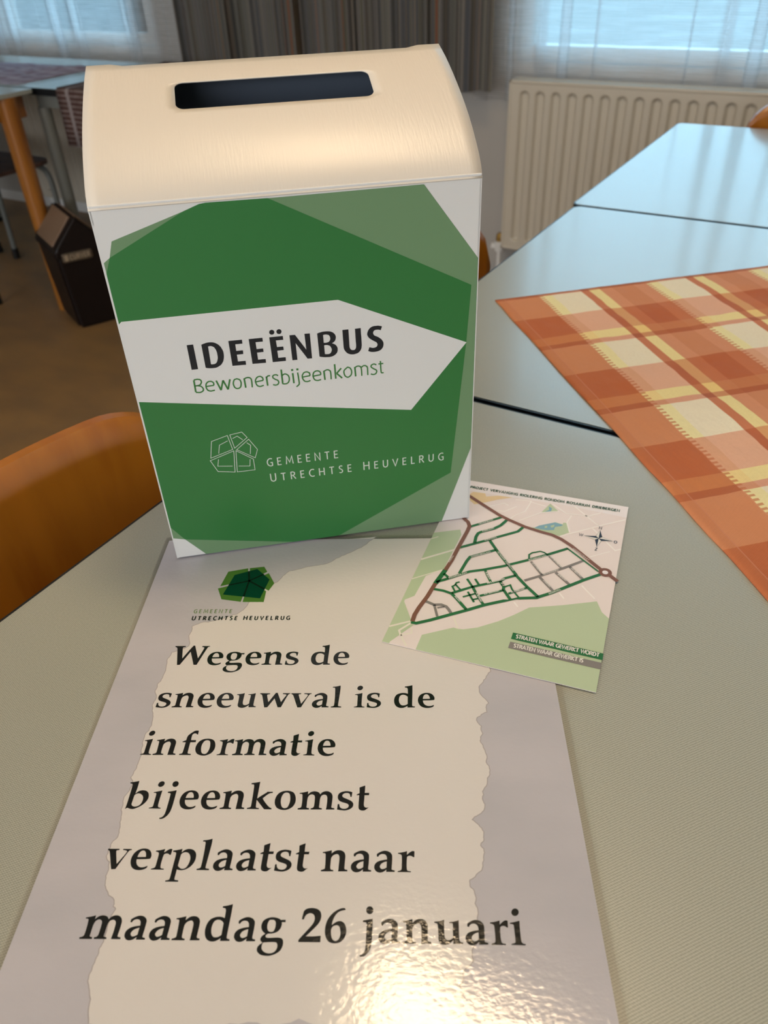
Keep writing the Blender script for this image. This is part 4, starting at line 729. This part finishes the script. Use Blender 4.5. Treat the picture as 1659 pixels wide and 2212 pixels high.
def mauve_mat(name, ribs):
    m = mat(name, (.13, .10, .12), .9, .1); g = NG(m)
    uv = g.n('ShaderNodeUVMap'); sp = g.n('ShaderNodeSeparateXYZ'); g.l(uv.outputs[0], sp.inputs[0]); tc = g.n('ShaderNodeTexCoord')
    if ribs:
        s = g.math('SINE', g.math('MULTIPLY', sp.outputs[1], 2*PI/.0155)); nz = g.noise(tc.outputs['Object'], 60, 2)
        f = g.math('MULTIPLY', g.math('MULTIPLY_ADD', s, .5, .5), g.math('MULTIPLY', nz, 1.5))
        col = g.mix(f, (.055, .026, .022, 1), (.19, .15, .14, 1))
        st = g.math('LESS_THAN', g.math('ABSOLUTE', g.math('SUBTRACT', sp.outputs[0], .052)), .008)
        col = g.mix(st, col, (.23, .20, .20, 1))
    else:
        s = g.math('GREATER_THAN', g.math('SINE', g.math('MULTIPLY', sp.outputs[0], 2*PI/.06)), .5); s2 = g.math('GREATER_THAN', g.math('SINE', g.math('MULTIPLY', sp.outputs[1], 2*PI/.07)), .55)
        col = g.mix(g.math('MULTIPLY', s, .5), (.34, .29, .36, 1), (.20, .13, .15, 1)); col = g.mix(g.math('MULTIPLY', s2, .5), col, (.50, .47, .55, 1))
    g.l(col, g.b.inputs['Base Color']); return m
flat_cloth('table_cover', (-3.64, 1.955, .7502), .02, .95, .40, 60, mauve_mat('mauve_cloth', False), 'crumpled mauve checked cloth on the pale table by the net curtain', 'cloth', .012, 11, .0015)
# runner lying across the steel table and hanging over its front edge
bm = bmesh.new(); uvl = bm.loops.layers.uv.new('UVMap'); path = [(1.9415, .575), (1.9425, .66), (1.9435, .735), (1.947, .7535), (1.96, .7545), (2.2, .7548), (2.40, .756), (2.47, .768), (2.51, .757), (2.535, .754), (2.541, .74), (2.542, .60)]
pl = fillet([(0, y, z) for y, z in path], .01, 2); V = []; L = 0; Ls = []
for k, p in enumerate(pl):
    if k: L += (p-pl[k-1]).length
    Ls.append(L); V.append([bm.verts.new((-2.46+.42*i/14, p.y+.0025*math.sin(i*1.3)*(1 if p.z < .73 else 0), p.z)) for i in range(15)])
for k in range(len(pl)-1):
    for i in range(14):
        f = bm.faces.new((V[k][i], V[k][i+1], V[k+1][i+1], V[k+1][i])); f.smooth = True
        for l, (q, i2) in zip(f.loops, ((k, i), (k, i+1), (k+1, i+1), (k+1, i))): l[uvl].uv = (.42*i2/14, Ls[q])
o = obj('table_runner', bm, mauve_mat('brown_ribbed_cloth', True)); o['label'] = 'brown ribbed table runner hanging over the front of the steel table'; o['category'] = 'cloth'
s = o.modifiers.new('thickness', 'SOLIDIFY'); s.thickness = .002; s.offset = -1 if False else 1

# ------------------------------------------------------------------ wooden chairs
def curved_board(R, x_off, half, z0, z1, th, cr, lean=0):
    """plywood back: an arc seen from above with rounded corners"""
    bm = bmesh.new(); n = 40; F, Bk = [], []
    for i in range(n+1):
        s = -half+2*half*i/n; ph = s/R; d = half-abs(s); ins = cr-math.sqrt(max(0, cr*cr-(cr-d)**2)) if d < cr else 0
        for L_, rr in ((F, R), (Bk, R+th)):
            L_.append([])
            for k in range(7):
                z = z0+ins+(z1-z0-2*ins)*k/6; ln = -lean*(z-z0)
                L_[-1].append(bm.verts.new((x_off+R-rr*math.cos(ph)+ln, rr*math.sin(ph), z)))
    for i in range(n):
        for k in range(6):
            bm.faces.new((F[i][k], F[i][k+1], F[i+1][k+1], F[i+1][k])).smooth = True; bm.faces.new((Bk[i][k], Bk[i+1][k], Bk[i+1][k+1], Bk[i][k+1])).smooth = True
        bm.faces.new((F[i][6], Bk[i][6], Bk[i+1][6], F[i+1][6])); bm.faces.new((F[i][0], F[i+1][0], Bk[i+1][0], Bk[i][0]))
    for k in range(6): bm.faces.new((F[0][k], Bk[0][k], Bk[0][k+1], F[0][k+1])); bm.faces.new((F[n][k], F[n][k+1], Bk[n][k+1], Bk[n][k]))
    return bm
def seat_board(w, d, z, th):
    bm = bmesh.new(); slab(bm, rrect(-d/2, d/2, -w/2, w/2, .06), z-th, z); bmesh.ops.bevel(bm, geom=[e for e in bm.edges if abs(e.verts[0].co.z-e.verts[1].co.z) < 1e-6 and e.is_manifold and e.calc_face_angle(0) > .5], offset=.003, segments=2, affect='EDGES'); return bm
def chair(name, label, loc, rz, back=True, wood_m='beech', group=None, w=.40, d=.40):
    t = thing(name, label, 'chair', loc, rz, group)
    obj('seat', seat_board(w, d, .455, .014), M[wood_m], t)
    if back: obj('backrest', curved_board(.42, -.21, .205, .615, .803, .011, .09, .045), M['beech'], t)
    hx, hy = d/2-.025, w/2-.02
    for s in (-1, 1):
        pts = [(hx+.005, s*hy, .01), (hx, s*hy, .425), (-hx, s*hy, .425)]
        l = obj('side_rail', tube(bmesh.new(), fillet(pts, .07, 6), .0115, 12), M['grey_metal'], t)
        top = [(-hx-.02, s*hy, .01), (-hx, s*hy, .43)]+([(-.222, s*hy*.93, .62), (-.203, s*hy*.9, .76)] if back else [])
        l2 = obj('leg', tube(bmesh.new(), fillet(top, .05, 4), .0115, 12), M['grey_metal'], t)
        obj('foot_cap', tube(bmesh.new(), [(hx+.005, s*hy, 0), (hx+.005, s*hy, .045)], .0155, 12), M['black'], l); obj('foot_cap', tube(bmesh.new(), [(-hx-.02, s*hy, 0), (-hx-.018, s*hy, .045)], .0155, 12), M['black'], l2)
    return t
GC = 'beech plywood chairs at the grey tables'
c0 = chair('chair', 'orange-brown plywood chair tucked behind the near table, left of the box', (-.345, .27, 0), 0, group=GC)
dup(c0, (-.335, .945, 0), 0, 'orange-brown plywood chair mostly hidden behind the right side of the box')
dup(c0, (-.112, 1.975, 0), -PI/2, 'orange-brown plywood chair peeping over the far end of the table row')
k0 = chair('backless_chair', 'steel-tube seat with dark brown board under the pale beech-legged table', (-3.07, 1.945, 0), 0, False, 'seat_brown', 'steel-tube seats by the radiator', .44, .42)  # a chair, built with its backrest left out
dup(k0, (-3.612, 1.965, 0), 0, 'steel-tube seat at the left edge of the photo, only a black foot showing')

# ------------------------------------------------------------------ waste bin
M['bin'] = mat('dark_brown_plastic', (.006, .003, .0028), .45, .35); M['flap'] = mat('beige_plastic', (.20, .13, .085), .5, .4)
M['label_metal'] = mat('bin_badge', (.10, .075, .05), .4, .4); M['label_ink'] = mat('bin_badge_lettering', (.32, .25, .17), .5, .3)
bn = thing('waste_bin', 'dark brown plastic bin with a gabled lid and beige flaps beside the beech leg', 'waste bin', (-2.376, 1.718, 0), math.radians(65))
bw, bd, bh, rz_, tp = .15, .218, .288, .397, .018
bm = bmesh.new(); lo = [bm.verts.new(p) for p in ((0, 0, 0), (bw, 0, 0), (bw, bd, 0), (0, bd, 0))]; hi = [bm.verts.new(p) for p in ((-tp, -tp, bh), (bw+tp, -tp, bh), (bw+tp, bd+tp, bh), (-tp, bd+tp, bh))]
bm.faces.new(list(reversed(lo))); bm.faces.new(hi)
for i in range(4): bm.faces.new((lo[i], lo[(i+1) % 4], hi[(i+1) % 4], hi[i]))
bmesh.ops.bevel(bm, geom=list(bm.edges), offset=.012, segments=3, affect='EDGES'); obj('body', bm, M['bin'], bn)
bm = bmesh.new(); e = tp+.004; zl = bh-.022
ring = [(-e, -e), (bw+e, -e), (bw+e, bd+e), (-e, bd+e)]; lo = [bm.verts.new((x, y, zl)) for x, y in ring]; hi = [bm.verts.new((x, y, bh+.006)) for x, y in ring]; r0 = bm.verts.new((bw/2, -e, rz_)); r1 = bm.verts.new((bw/2, bd+e, rz_))
for i in range(4): bm.faces.new((lo[i], lo[(i+1) % 4], hi[(i+1) % 4], hi[i]))
bm.faces.new((hi[0], hi[1], r0)); bm.faces.new((hi[2], hi[3], r1)); bm.faces.new((hi[1], hi[2], r1, r0)); bm.faces.new((hi[3], hi[0], r0, r1)); bm.faces.new(list(reversed(lo)))
bmesh.ops.bevel(bm, geom=list(bm.edges), offset=.008, segments=3, affect='EDGES'); lid_ = obj('lid', bm, M['bin'], bn)
sl = math.hypot(bw/2+e, rz_-bh-.006); dirv = Vector((bw/2+e, 0, rz_-bh-.006)).normalized(); nv = Vector((-dirv.z, 0, dirv.x))
for side in (0, 1):
    bm = bx(.012, sl-.010, .008, bd-.008, 0, .006, .003)
    for v in bm.verts:
        p = Vector((-e, 0, bh+.006))+dirv*v.co.x+nv*(v.co.z-.001); v.co = Vector((p.x if side == 0 else bw-p.x, v.co.y, p.z))
    if side: bmesh.ops.reverse_faces(bm, faces=bm.faces[:])
    obj('flap', bm, M['flap'], bn)
bm = bx(.0, .105, -e-.0035, -e+.004, bh-.036, bh-.004, .006); bd_ = obj('badge', bm, M['label_metal'], bn)
bm = bmesh.new(); caps_text(bm, 'CURVER', .026, bh-.028, .096, bh-.028, .016, .2, lambda u, v, l: (u, -e-.0037-l, v)); box(bm, .008, .020, -e-.0045, -e-.003, bh-.030, bh-.010)
obj('badge_lettering', bm, M['label_ink'], bd_)
# ------------------------------------------------------------------ laminated poster
def gloss(name, col, rough=.34, bump=((420, 420, 420), .10, .0004), vary=None, spec=.5):
    return mat(name, col, rough, spec, coat=.0, bump=bump, vary=vary)
PB = ((300, 380, 380), .2, .0005)
M['paper_lilac'] = gloss('laminated_lilac_paper', (.555, .535, .575), .11, PB, ((9, 22, 1), (.50, .49, .53, 1), 4))
M['paper_cream'] = gloss('laminated_cream_paper', (.735, .70, .675), .11, PB)
M['paper_rim'] = gloss('laminated_wash_rim', (.42, .385, .39), .11, PB)
M['ink_black'] = gloss('laminated_black_ink', (.010, .011, .010), .11, PB)
M['ink_olive'] = gloss('laminated_leaf_green', (.075, .20, .030), .11, PB)
M['ink_deep'] = gloss('laminated_deep_green', (.0, .045, .022), .11, PB)
M['ink_gap'] = gloss('laminated_dark_gap', (.002, .010, .006), .11, PB)
M['ink_sage'] = gloss('laminated_sage_lettering', (.15, .25, .09), .11, PB)
film = bpy.data.materials.new('clear_laminate_film'); film.use_nodes = True; g = NG(film); nt = film.node_tree; nt.nodes.remove(g.b); out = nt.nodes['Material Output']
tr = g.n('ShaderNodeBsdfTransparent'); tr.inputs[0].default_value = (1, 1, 1, 1); gl = g.n('ShaderNodeBsdfGlossy'); gl.inputs['Roughness'].default_value = .15; gl.inputs['Color'].default_value = (1, 1, 1, 1)
fr = g.n('ShaderNodeFresnel'); mx = g.n('ShaderNodeMixShader'); g.l(fr.outputs[0], mx.inputs[0]); hz = g.n('ShaderNodeBsdfDiffuse'); hz.inputs[0].default_value = (.8, .78, .7, 1); hm = g.n('ShaderNodeMixShader'); hm.inputs[0].default_value = .12; g.l(tr.outputs[0], hm.inputs[1]); g.l(hz.outputs[0], hm.inputs[2])
g.l(hm.outputs[0], mx.inputs[1]); g.l(gl.outputs[0], mx.inputs[2]); g.l(mx.outputs[0], out.inputs[0])
PA = math.radians(29.16); PT = Vector((-.4236, .3322, .7502))
po = thing('poster', 'laminated paper notice with large black lettering lying in front of the green box', 'poster', PT, PA)
pu = lambda u, v, l=0: (u/1000, -v/1000, .0004+l)
LY = .00006
obj('paper', bx(0, .297, -.42, 0, 0, .0004), M['paper_lilac'], po)
bm = bmesh.new(); ri = [(-.0035, .004), (.301, .004), (.301, -.4235), (-.0035, -.4245)]; rj = [(0, 0), (.297, 0), (.297, -.42), (0, -.42)]
a = [bm.verts.new((*p, .0004)) for p in ri]; b = [bm.verts.new((*p, .0004)) for p in rj]; c_ = [bm.verts.new((*p, .0001)) for p in ri]
for i in range(4): j = (i+1) % 4; bm.faces.new((a[i], b[i], b[j], a[j])); bm.faces.new((c_[i], a[i], a[j], c_[j]))
obj('laminate_border', bm, film, po)
def rough_edge(pts, amp, it=3, seed=3):
    r = random.Random(seed)
    for k in range(it):
        o = []
        for p, q in zip(pts, pts[1:]):
            d = math.hypot(q[0]-p[0], q[1]-p[1]); n_ = ((p[1]-q[1])/max(d, .1), (q[0]-p[0])/max(d, .1)); j = r.uniform(-1, 1)*amp*min(1, d/5)
            o += [p, ((p[0]+q[0])/2+n_[0]*j, (p[1]+q[1])/2+n_[1]*j)]
        pts = o+[pts[-1]]; amp *= .62
    return pts
wl = rough_edge(pairs(WASH_LEFT), 1.1, 3, 3); wr = rough_edge(pairs(WASH_RIGHT), 1.3, 3, 5)
bot = rough_edge([wr[-1], (228, 357), (205, 356), (180, 354), (170, 356.5), (150, 352.5), (135, 356), (118, 355), (108, 358), (80, 356), (60, 359), wl[0]], 1.2, 2, 8)
topx = rough_edge([wl[-1], (150, -.0)], .8, 2, 4)
top2 = rough_edge([(246, 60), wr[0]], 1.5, 4, 6)
wash = wl+topx[1:]+[(235, 0)]+top2+wr[1:]+bot[1:-1]
obj('cream_wash', orient(outline_mesh('cream_wash', [wash], pu, LY), Vector((0, 0, 1))), M['paper_cream'], po)
bm = bmesh.new()
for e in (wl, wr, top2): strip(bm, e, .55, pu, LY*1.5)
obj('wash_rim', bm, M['paper_rim'], po)
LINES = [("Wegens de", 136.5, 25.4), ("sneeuwval is de", 173.0, 25.35), ("informatie", 209.5, 25.33), ("bijeenkomst", 245.9, 25.3), ("verplaatst naar", 282.2, 25.22), ("maandag 26 januari", 318.6, 25.22)]
cs = []
for text, base, em in LINES:
    pen = 34.0
    for ch in text:
        if ch == ' ': pen += .25*em; continue
        adv, cons = GLYPHS[ch]
        for c in cons: cs.append([(pen+px/1000*em, base-py/1000*em) for px, py in pairs(c)])
        pen += adv/1000*em
obj('lettering', orient(outline_mesh('lettering', cs, pu, 2*LY), Vector((0, 0, 1))), M['ink_black'], po)
lg = obj('municipal_logo', orient(outline_mesh('municipal_logo', [pairs(p) for p in POSTER_LOGO_GREEN], pu, 2*LY), Vector((0, 0, 1))), M['ink_olive'], po)
obj('dark_pentagon', orient(outline_mesh('dark_pentagon', [pairs(POSTER_LOGO_DARK)], pu, 3*LY), Vector((0, 0, 1))), M['ink_deep'], lg)
bm = bmesh.new()
for p in POSTER_LOGO_GAPS: strip(bm, pairs(p), 1.45, pu, 4*LY)
obj('pentagon_joints', bm, M['ink_gap'], lg)
bm = bmesh.new(); caps_text(bm, 'GEMEENTE', 39.8, 85.9, 68.6, 85.9, 3.9, .15, lambda u, v, l: pu(u, 2*85.9-v, l), 2*LY)
obj('small_green_lettering', bm, M['ink_sage'], po)
bm = bmesh.new(); caps_text(bm, 'UTRECHTSE HEUVELRUG', 40.0, 93.2, 112.9, 93.2, 3.9, .22, lambda u, v, l: pu(u, 2*93.2-v, l), 2*LY, big=(0, 10))
obj('small_black_lettering', bm, M['ink_black'], po)

# ------------------------------------------------------------------ map card
MC = {'card': (.84, .755, .745), 'green_area': (.50, .61, .41), 'water': (.22, .42, .52), 'yellow': (.80, .62, .36), 'top_margin': (.87, .82, .84), 'brown': (.22, .095, .065), 'green': (.018, .16, .048), 'grey': (.24, .22, .21), 'white': (.84, .80, .72), 'pale': (.94, .90, .88), 'dark': (.012, .085, .035), 'paper': (.84, .82, .78), 'navy': (.012, .025, .05)}
MB_ = ((200, 200, 200), .03, .0003)
MM = {k: gloss('card_'+k, v, .33, MB_) for k, v in MC.items()}
mc = thing('map_card', 'printed street map card of Driebergen streets, half under the right corner of the green box', 'map card', (-.2089, .3193, .7511), math.radians(11.275))
mc['label'] = 'printed street map card tucked under the right corner of the green box'
mu = lambda u, v, l=0: (u/1000, v/1000, .0004+l)
obj('card', bx(0, .148, 0, .2085, 0, .0004), MM['card'], mc)
UPZ = Vector((0, 0, 1))
def mflat(name, col, polys, lay): return obj(name, orient(outline_mesh(name, polys, mu, lay*LY), UPZ), MM[col], mc)
parts_, slots_ = bmesh.new(), []
def add_me(me, col):
    if col not in slots_: slots_.append(col)
    n0 = len(parts_.faces); parts_.from_mesh(me); parts_.faces.ensure_lookup_table()
    for f in parts_.faces[n0:]: f.material_index = slots_.index(col)
def flat_in(col, polys, lay): add_me(orient(outline_mesh('t', polys, mu, lay*LY), UPZ), col)
flat_in('top_margin', [pairs(p) for c, p in MAP_AREAS if c == 'top_margin'], 1)
flat_in('green_area', [pairs(p) for c, p in MAP_AREAS if c == 'green_area'][:4], 1)
flat_in('yellow', [pairs(p) for c, p in MAP_AREAS if c == 'yellow'], 2)
flat_in('water', [pairs(p) for c, p in MAP_AREAS if c == 'water'], 2)
flat_in('green_area', [pairs(p) for c, p in MAP_AREAS if c == 'green_area'][4:], 3)
P_ = MAP_POINTS; rc = P_['ring']
for col, lay in (('pale', 2.5), ('white', 2.6), ('grey', 4), ('green', 5), ('brown', 6)):
    bm = bmesh.new()
    for c, wd, p in MAP_ROADS:
        if c == col: strip(bm, pairs(p), wd*1.1, mu, lay*LY)
    if col == 'brown': strip(bm, arc(rc[0], rc[1], 3.6, 3.6, 0, 360, 28), 2.8, mu, 6.5*LY)
    me = bpy.data.meshes.new('t'); bm.to_mesh(me); bm.free(); add_me(me, col)
flat_in('top_margin', [arc(rc[0], rc[1], 2.3, 2.3, 0, 345, 23)], 6.2)
obj('street_map', parts_, [MM[c] for c in slots_], mc)
cc = Vector(P_['cc']); bm = bmesh.new(); dk, wh, ln = [], [], bmesh.new()
dirs = [Vector(P_[k])-cc for k in ('N', 'O', 'S', 'W')]; inner = [(dirs[i].normalized()+dirs[(i+1) % 4].normalized()).normalized()*3.6 for i in range(4)]
for i in range(4):
    dk.append([tuple(cc), tuple(cc+dirs[i]), tuple(cc+inner[i])]); wh.append([tuple(cc), tuple(cc+dirs[i]), tuple(cc+inner[i-1])])
    strip(ln, [tuple(cc), tuple(cc+dirs[i]), tuple(cc+inner[i-1]), tuple(cc)], .22, mu, 4*LY)
cr = mflat('compass_rose', 'navy', dk, 4)
o = obj('compass_outline', ln, MM['navy'], cr); o = obj('compass_light_half', orient(outline_mesh('c', wh, mu, 3*LY), UPZ), MM['paper'], cr)
bm = bmesh.new()
for ch, k in (('N', 'tN'), ('W', 'tW'), ('O', 'tO'), ('Z', 'tS')): x, y = P_[k]; wd = CAPS[ch][0]*3.4; caps_text(bm, ch, x-wd/2, y-1.7, x+wd/2, y-1.7, 3.4, .15, mu, 4*LY)
obj('compass_letters', bm, MM['navy'], cr)
mflat('green_legend_bar', 'green', [pairs(MAP_BARS[0])], 4); mflat('grey_legend_bar', 'grey', [pairs(MAP_BARS[1])], 4)
b1, b2, b3 = bmesh.new(), bmesh.new(), bmesh.new()
for k, (t, c, p) in enumerate(MAP_TEXT):
    x0, y0, x1, y1 = p
    if k == 0: caps_text(b1, t, x0, y0, x1, y1, 3.4, .22, mu, 5*LY)
    elif k < 3: caps_text(b2, t, x0, y0, x1, y1, 3.5, .21, mu, 6*LY)
    else: caps_text(b3, t, x0, y0, x1, y1, 1.75, .16, mu, 8*LY)
obj('title_lettering', b1, MM['dark'], mc); obj('legend_lettering', b2, MM['paper'], mc); obj('street_names', b3, MM['paper'], mc)

# ------------------------------------------------------------------ cardboard ideas box
BW, BD, BH = .2428, .1215, .2745
OFF = -.0022
BBUMP = ((60, 60, 900), .05, .0004)
M['box_white'] = mat('white_coated_board', (.76, .755, .735), .40, .5, bump=((120, 120, 120), .02, .0004))
M['lid_warm'] = mat('warm_tinted_glossy_board', (.73, .675, .595), .37, .5, bump=((720, 70, 70), .28, .0005))  # lid board is white; the lamp's warm cast is put into its colour
M['box_light'] = mat('print_light_green', (.165, .295, .150), .38, .5); M['box_dark'] = mat('print_green', (.030, .185, .044), .38, .5)
M['box_black'] = mat('print_black', (.006, .008, .012), .38, .5); M['box_ltr_green'] = mat('print_green_lettering', (.045, .20, .045), .4, .5); M['box_ltr_white'] = mat('print_white_lettering', (.70, .76, .70), .4, .5)
bt = thing('ideas_box', 'tall white and green cardboard suggestion box with a slotted domed lid', 'box', (-.4004, .3172, .7522), math.radians(41.0425))
fu = lambda u, v, l=0: (u/1000, -l, v/1000+OFF)
bm = bmesh.new()
th = .0015
box(bm, 0, BW, 0, th, 0, BH, .0006); box(bm, 0, BW, BD-th, BD, 0, .3325+OFF, .0004); box(bm, 0, BW, th, BD-th, 0, th)
obj('body', bm, M['box_white'], bt)
M['slot_shade'] = mat('slot_shade_board', (.085, .105, .14), .6, .3)
bm = bmesh.new()
for q in ((.0016, BW-.0016, .0016, .0019, .002, .270), (.0016, BW-.0016, BD-.0019, BD-.0016, .002, .328), (.0016, .0019, .002, BD-.002, .002, .272), (BW-.0019, BW-.0016, .002, BD-.002, .002, .272), (.002, BW-.002, .002, BD-.002, .0016, .0019)): box(bm, *q)
obj('shade_lining', bm, M['slot_shade'], bt)  # added dark lining; the shade inside the slot is put into its bluish colour
prof = [(0, .2745), (.0015, .2775), (.004, .2808), (.009, .2857), (.0165, .2913), (.026, .2977), (.036, .3035), (.046, .3085), (.056, .313), (.068, .318), (.079, .3222), (.09, .3261), (.1, .3294), (.111, .3324), (.121, .335)]
def zlid(d):
    d = min(d, .121)
    for (a, za), (b, zb) in zip(prof, prof[1:]):
        if d <= b+1e-9: return za+(zb-za)*(d-a)/(b-a)
    return prof[-1][1]
full = prof[:-1]+[(BD, .334)]
for nm, x0 in (('side_panel', 0), ('side_panel', BW-th)):
    s = slab(bmesh.new(), [(0, 0), (BD, 0)]+[(d, z) for d, z in reversed(full)], x0, x0+th)
    for v in s.verts: v.co = Vector((v.co.z, v.co.x, v.co.y+(OFF if v.co.y > .01 else 0)))
    bmesh.ops.recalc_face_normals(s, faces=s.faces[:]); obj(nm, s, M['box_white'], bt)
# lid with the rounded slot, as a curved sheet
SX0, SX1, SD0, SD1, SR = .0575, .1858, .0602, .0890, .0055
rows = sorted(set([d for d, _ in prof if not (SD0-.001 < d < SD1+.001)]+[SD0, SD1]+[SD0+SR*(1-math.cos(math.radians(a))) for a in (15, 30, 45, 60, 75, 90)]+[SD1-SR*(1-math.cos(math.radians(a))) for a in (15, 30, 45, 60, 75, 90)]+[.07, .079]+[-.0008]))
def inset(d):
    e = min(d-SD0, SD1-d)
    return SR-math.sqrt(max(0, SR*SR-(SR-e)**2)) if 0 <= e < SR else (0 if e >= SR else SR)
def lid_half(mirror, slot):
    bm = bmesh.new(); g_ = []
    for d in rows:
        i = inset(d); xl, xr = SX0+i, SX1-i
        xs = [xl*k/8 for k in range(9)]+[xl+(xr-xl)*k/10 for k in range(1, 10)]+[xr+(BW-xr)*k/8 for k in range(9)]
        z = zlid(max(0, d)) if d >= 0 else .2742; r = []
        for x in xs:
            sag = .0013 if (d > .1205 and .0185 < x < .2207) else 0
            r.append(bm.verts.new((x, (BD-d) if mirror else d, z+OFF-sag)))
        g_.append(r)
    for j in range(len(rows)-1):
        hole = slot and rows[j] >= SD0-1e-6 and rows[j+1] <= SD1+1e-6
        for i in range(len(g_[0])-1):
            if hole and 8 <= i < 18: continue
            f = (g_[j][i], g_[j][i+1], g_[j+1][i+1], g_[j+1][i]); bm.faces.new(f if not mirror else tuple(reversed(f))).smooth = True
    return bm
o = obj('lid', lid_half(False, True), M['lid_warm'], bt); s = o.modifiers.new('board', 'SOLIDIFY'); s.thickness = .0007; s.offset = 0
FN = Vector((0, -1, 0)); BL = .00008
def clampf(p): return [(min(max(u, .9), 242.0), min(max(v, OFF*-1000+.2), 273.2)) for u, v in pairs(p)]
obj('light_green_print', orient(outline_mesh('light_green_print', [clampf(BOX_POLY['light'])], fu, BL), FN), M['box_light'], bt)
obj('green_print', orient(outline_mesh('green_print', [clampf(BOX_POLY['dark'])], fu, 2*BL), FN), M['box_dark'], bt)
obj('white_arrow_panel', orient(outline_mesh('white_arrow_panel', [clampf(BOX_POLY['white'])], fu, 3*BL), FN), M['box_white'], bt)
obj('title_lettering', orient(outline_mesh('title_lettering', [pairs(c) for c in BOX_TITLE], fu, 4*BL), FN), M['box_black'], bt)
bm = bmesh.new()
for c in BOX_SUBTITLE:
    p = pairs(c); straight = len(p) == 2 and abs(p[0][1]-p[1][1]) > 1.5
    if len(p) == 2 and math.hypot(p[0][0]-p[1][0], p[0][1]-p[1][1]) < 1: strip(bm, [(p[0][0]-.75, p[0][1]), (p[0][0]+.75, p[0][1])], 1.5, fu, 4*BL)
    else: strip(bm, p, 1.2 if straight else 1.0, fu, 4*BL)
obj('subtitle_lettering', bm, M['box_ltr_green'], bt)
bm = bmesh.new()
for c in BOX_LOGO: strip(bm, pairs(c), .42, fu, 3*BL)
obj('outline_logo', bm, M['box_ltr_white'], bt)
bm = bmesh.new(); caps_text(bm, 'GEMEENTE', 82.2, 78.6, 136.8, 78.2, 6.9, .115, fu, 3*BL)
caps_text(bm, 'UTRECHTSE HEUVELRUG', 83.0, 64.3, 220.1, 63.8, 6.8, .12, fu, 3*BL, big=(0, 10))
obj('municipality_lettering', bm, M['box_ltr_white'], bt)
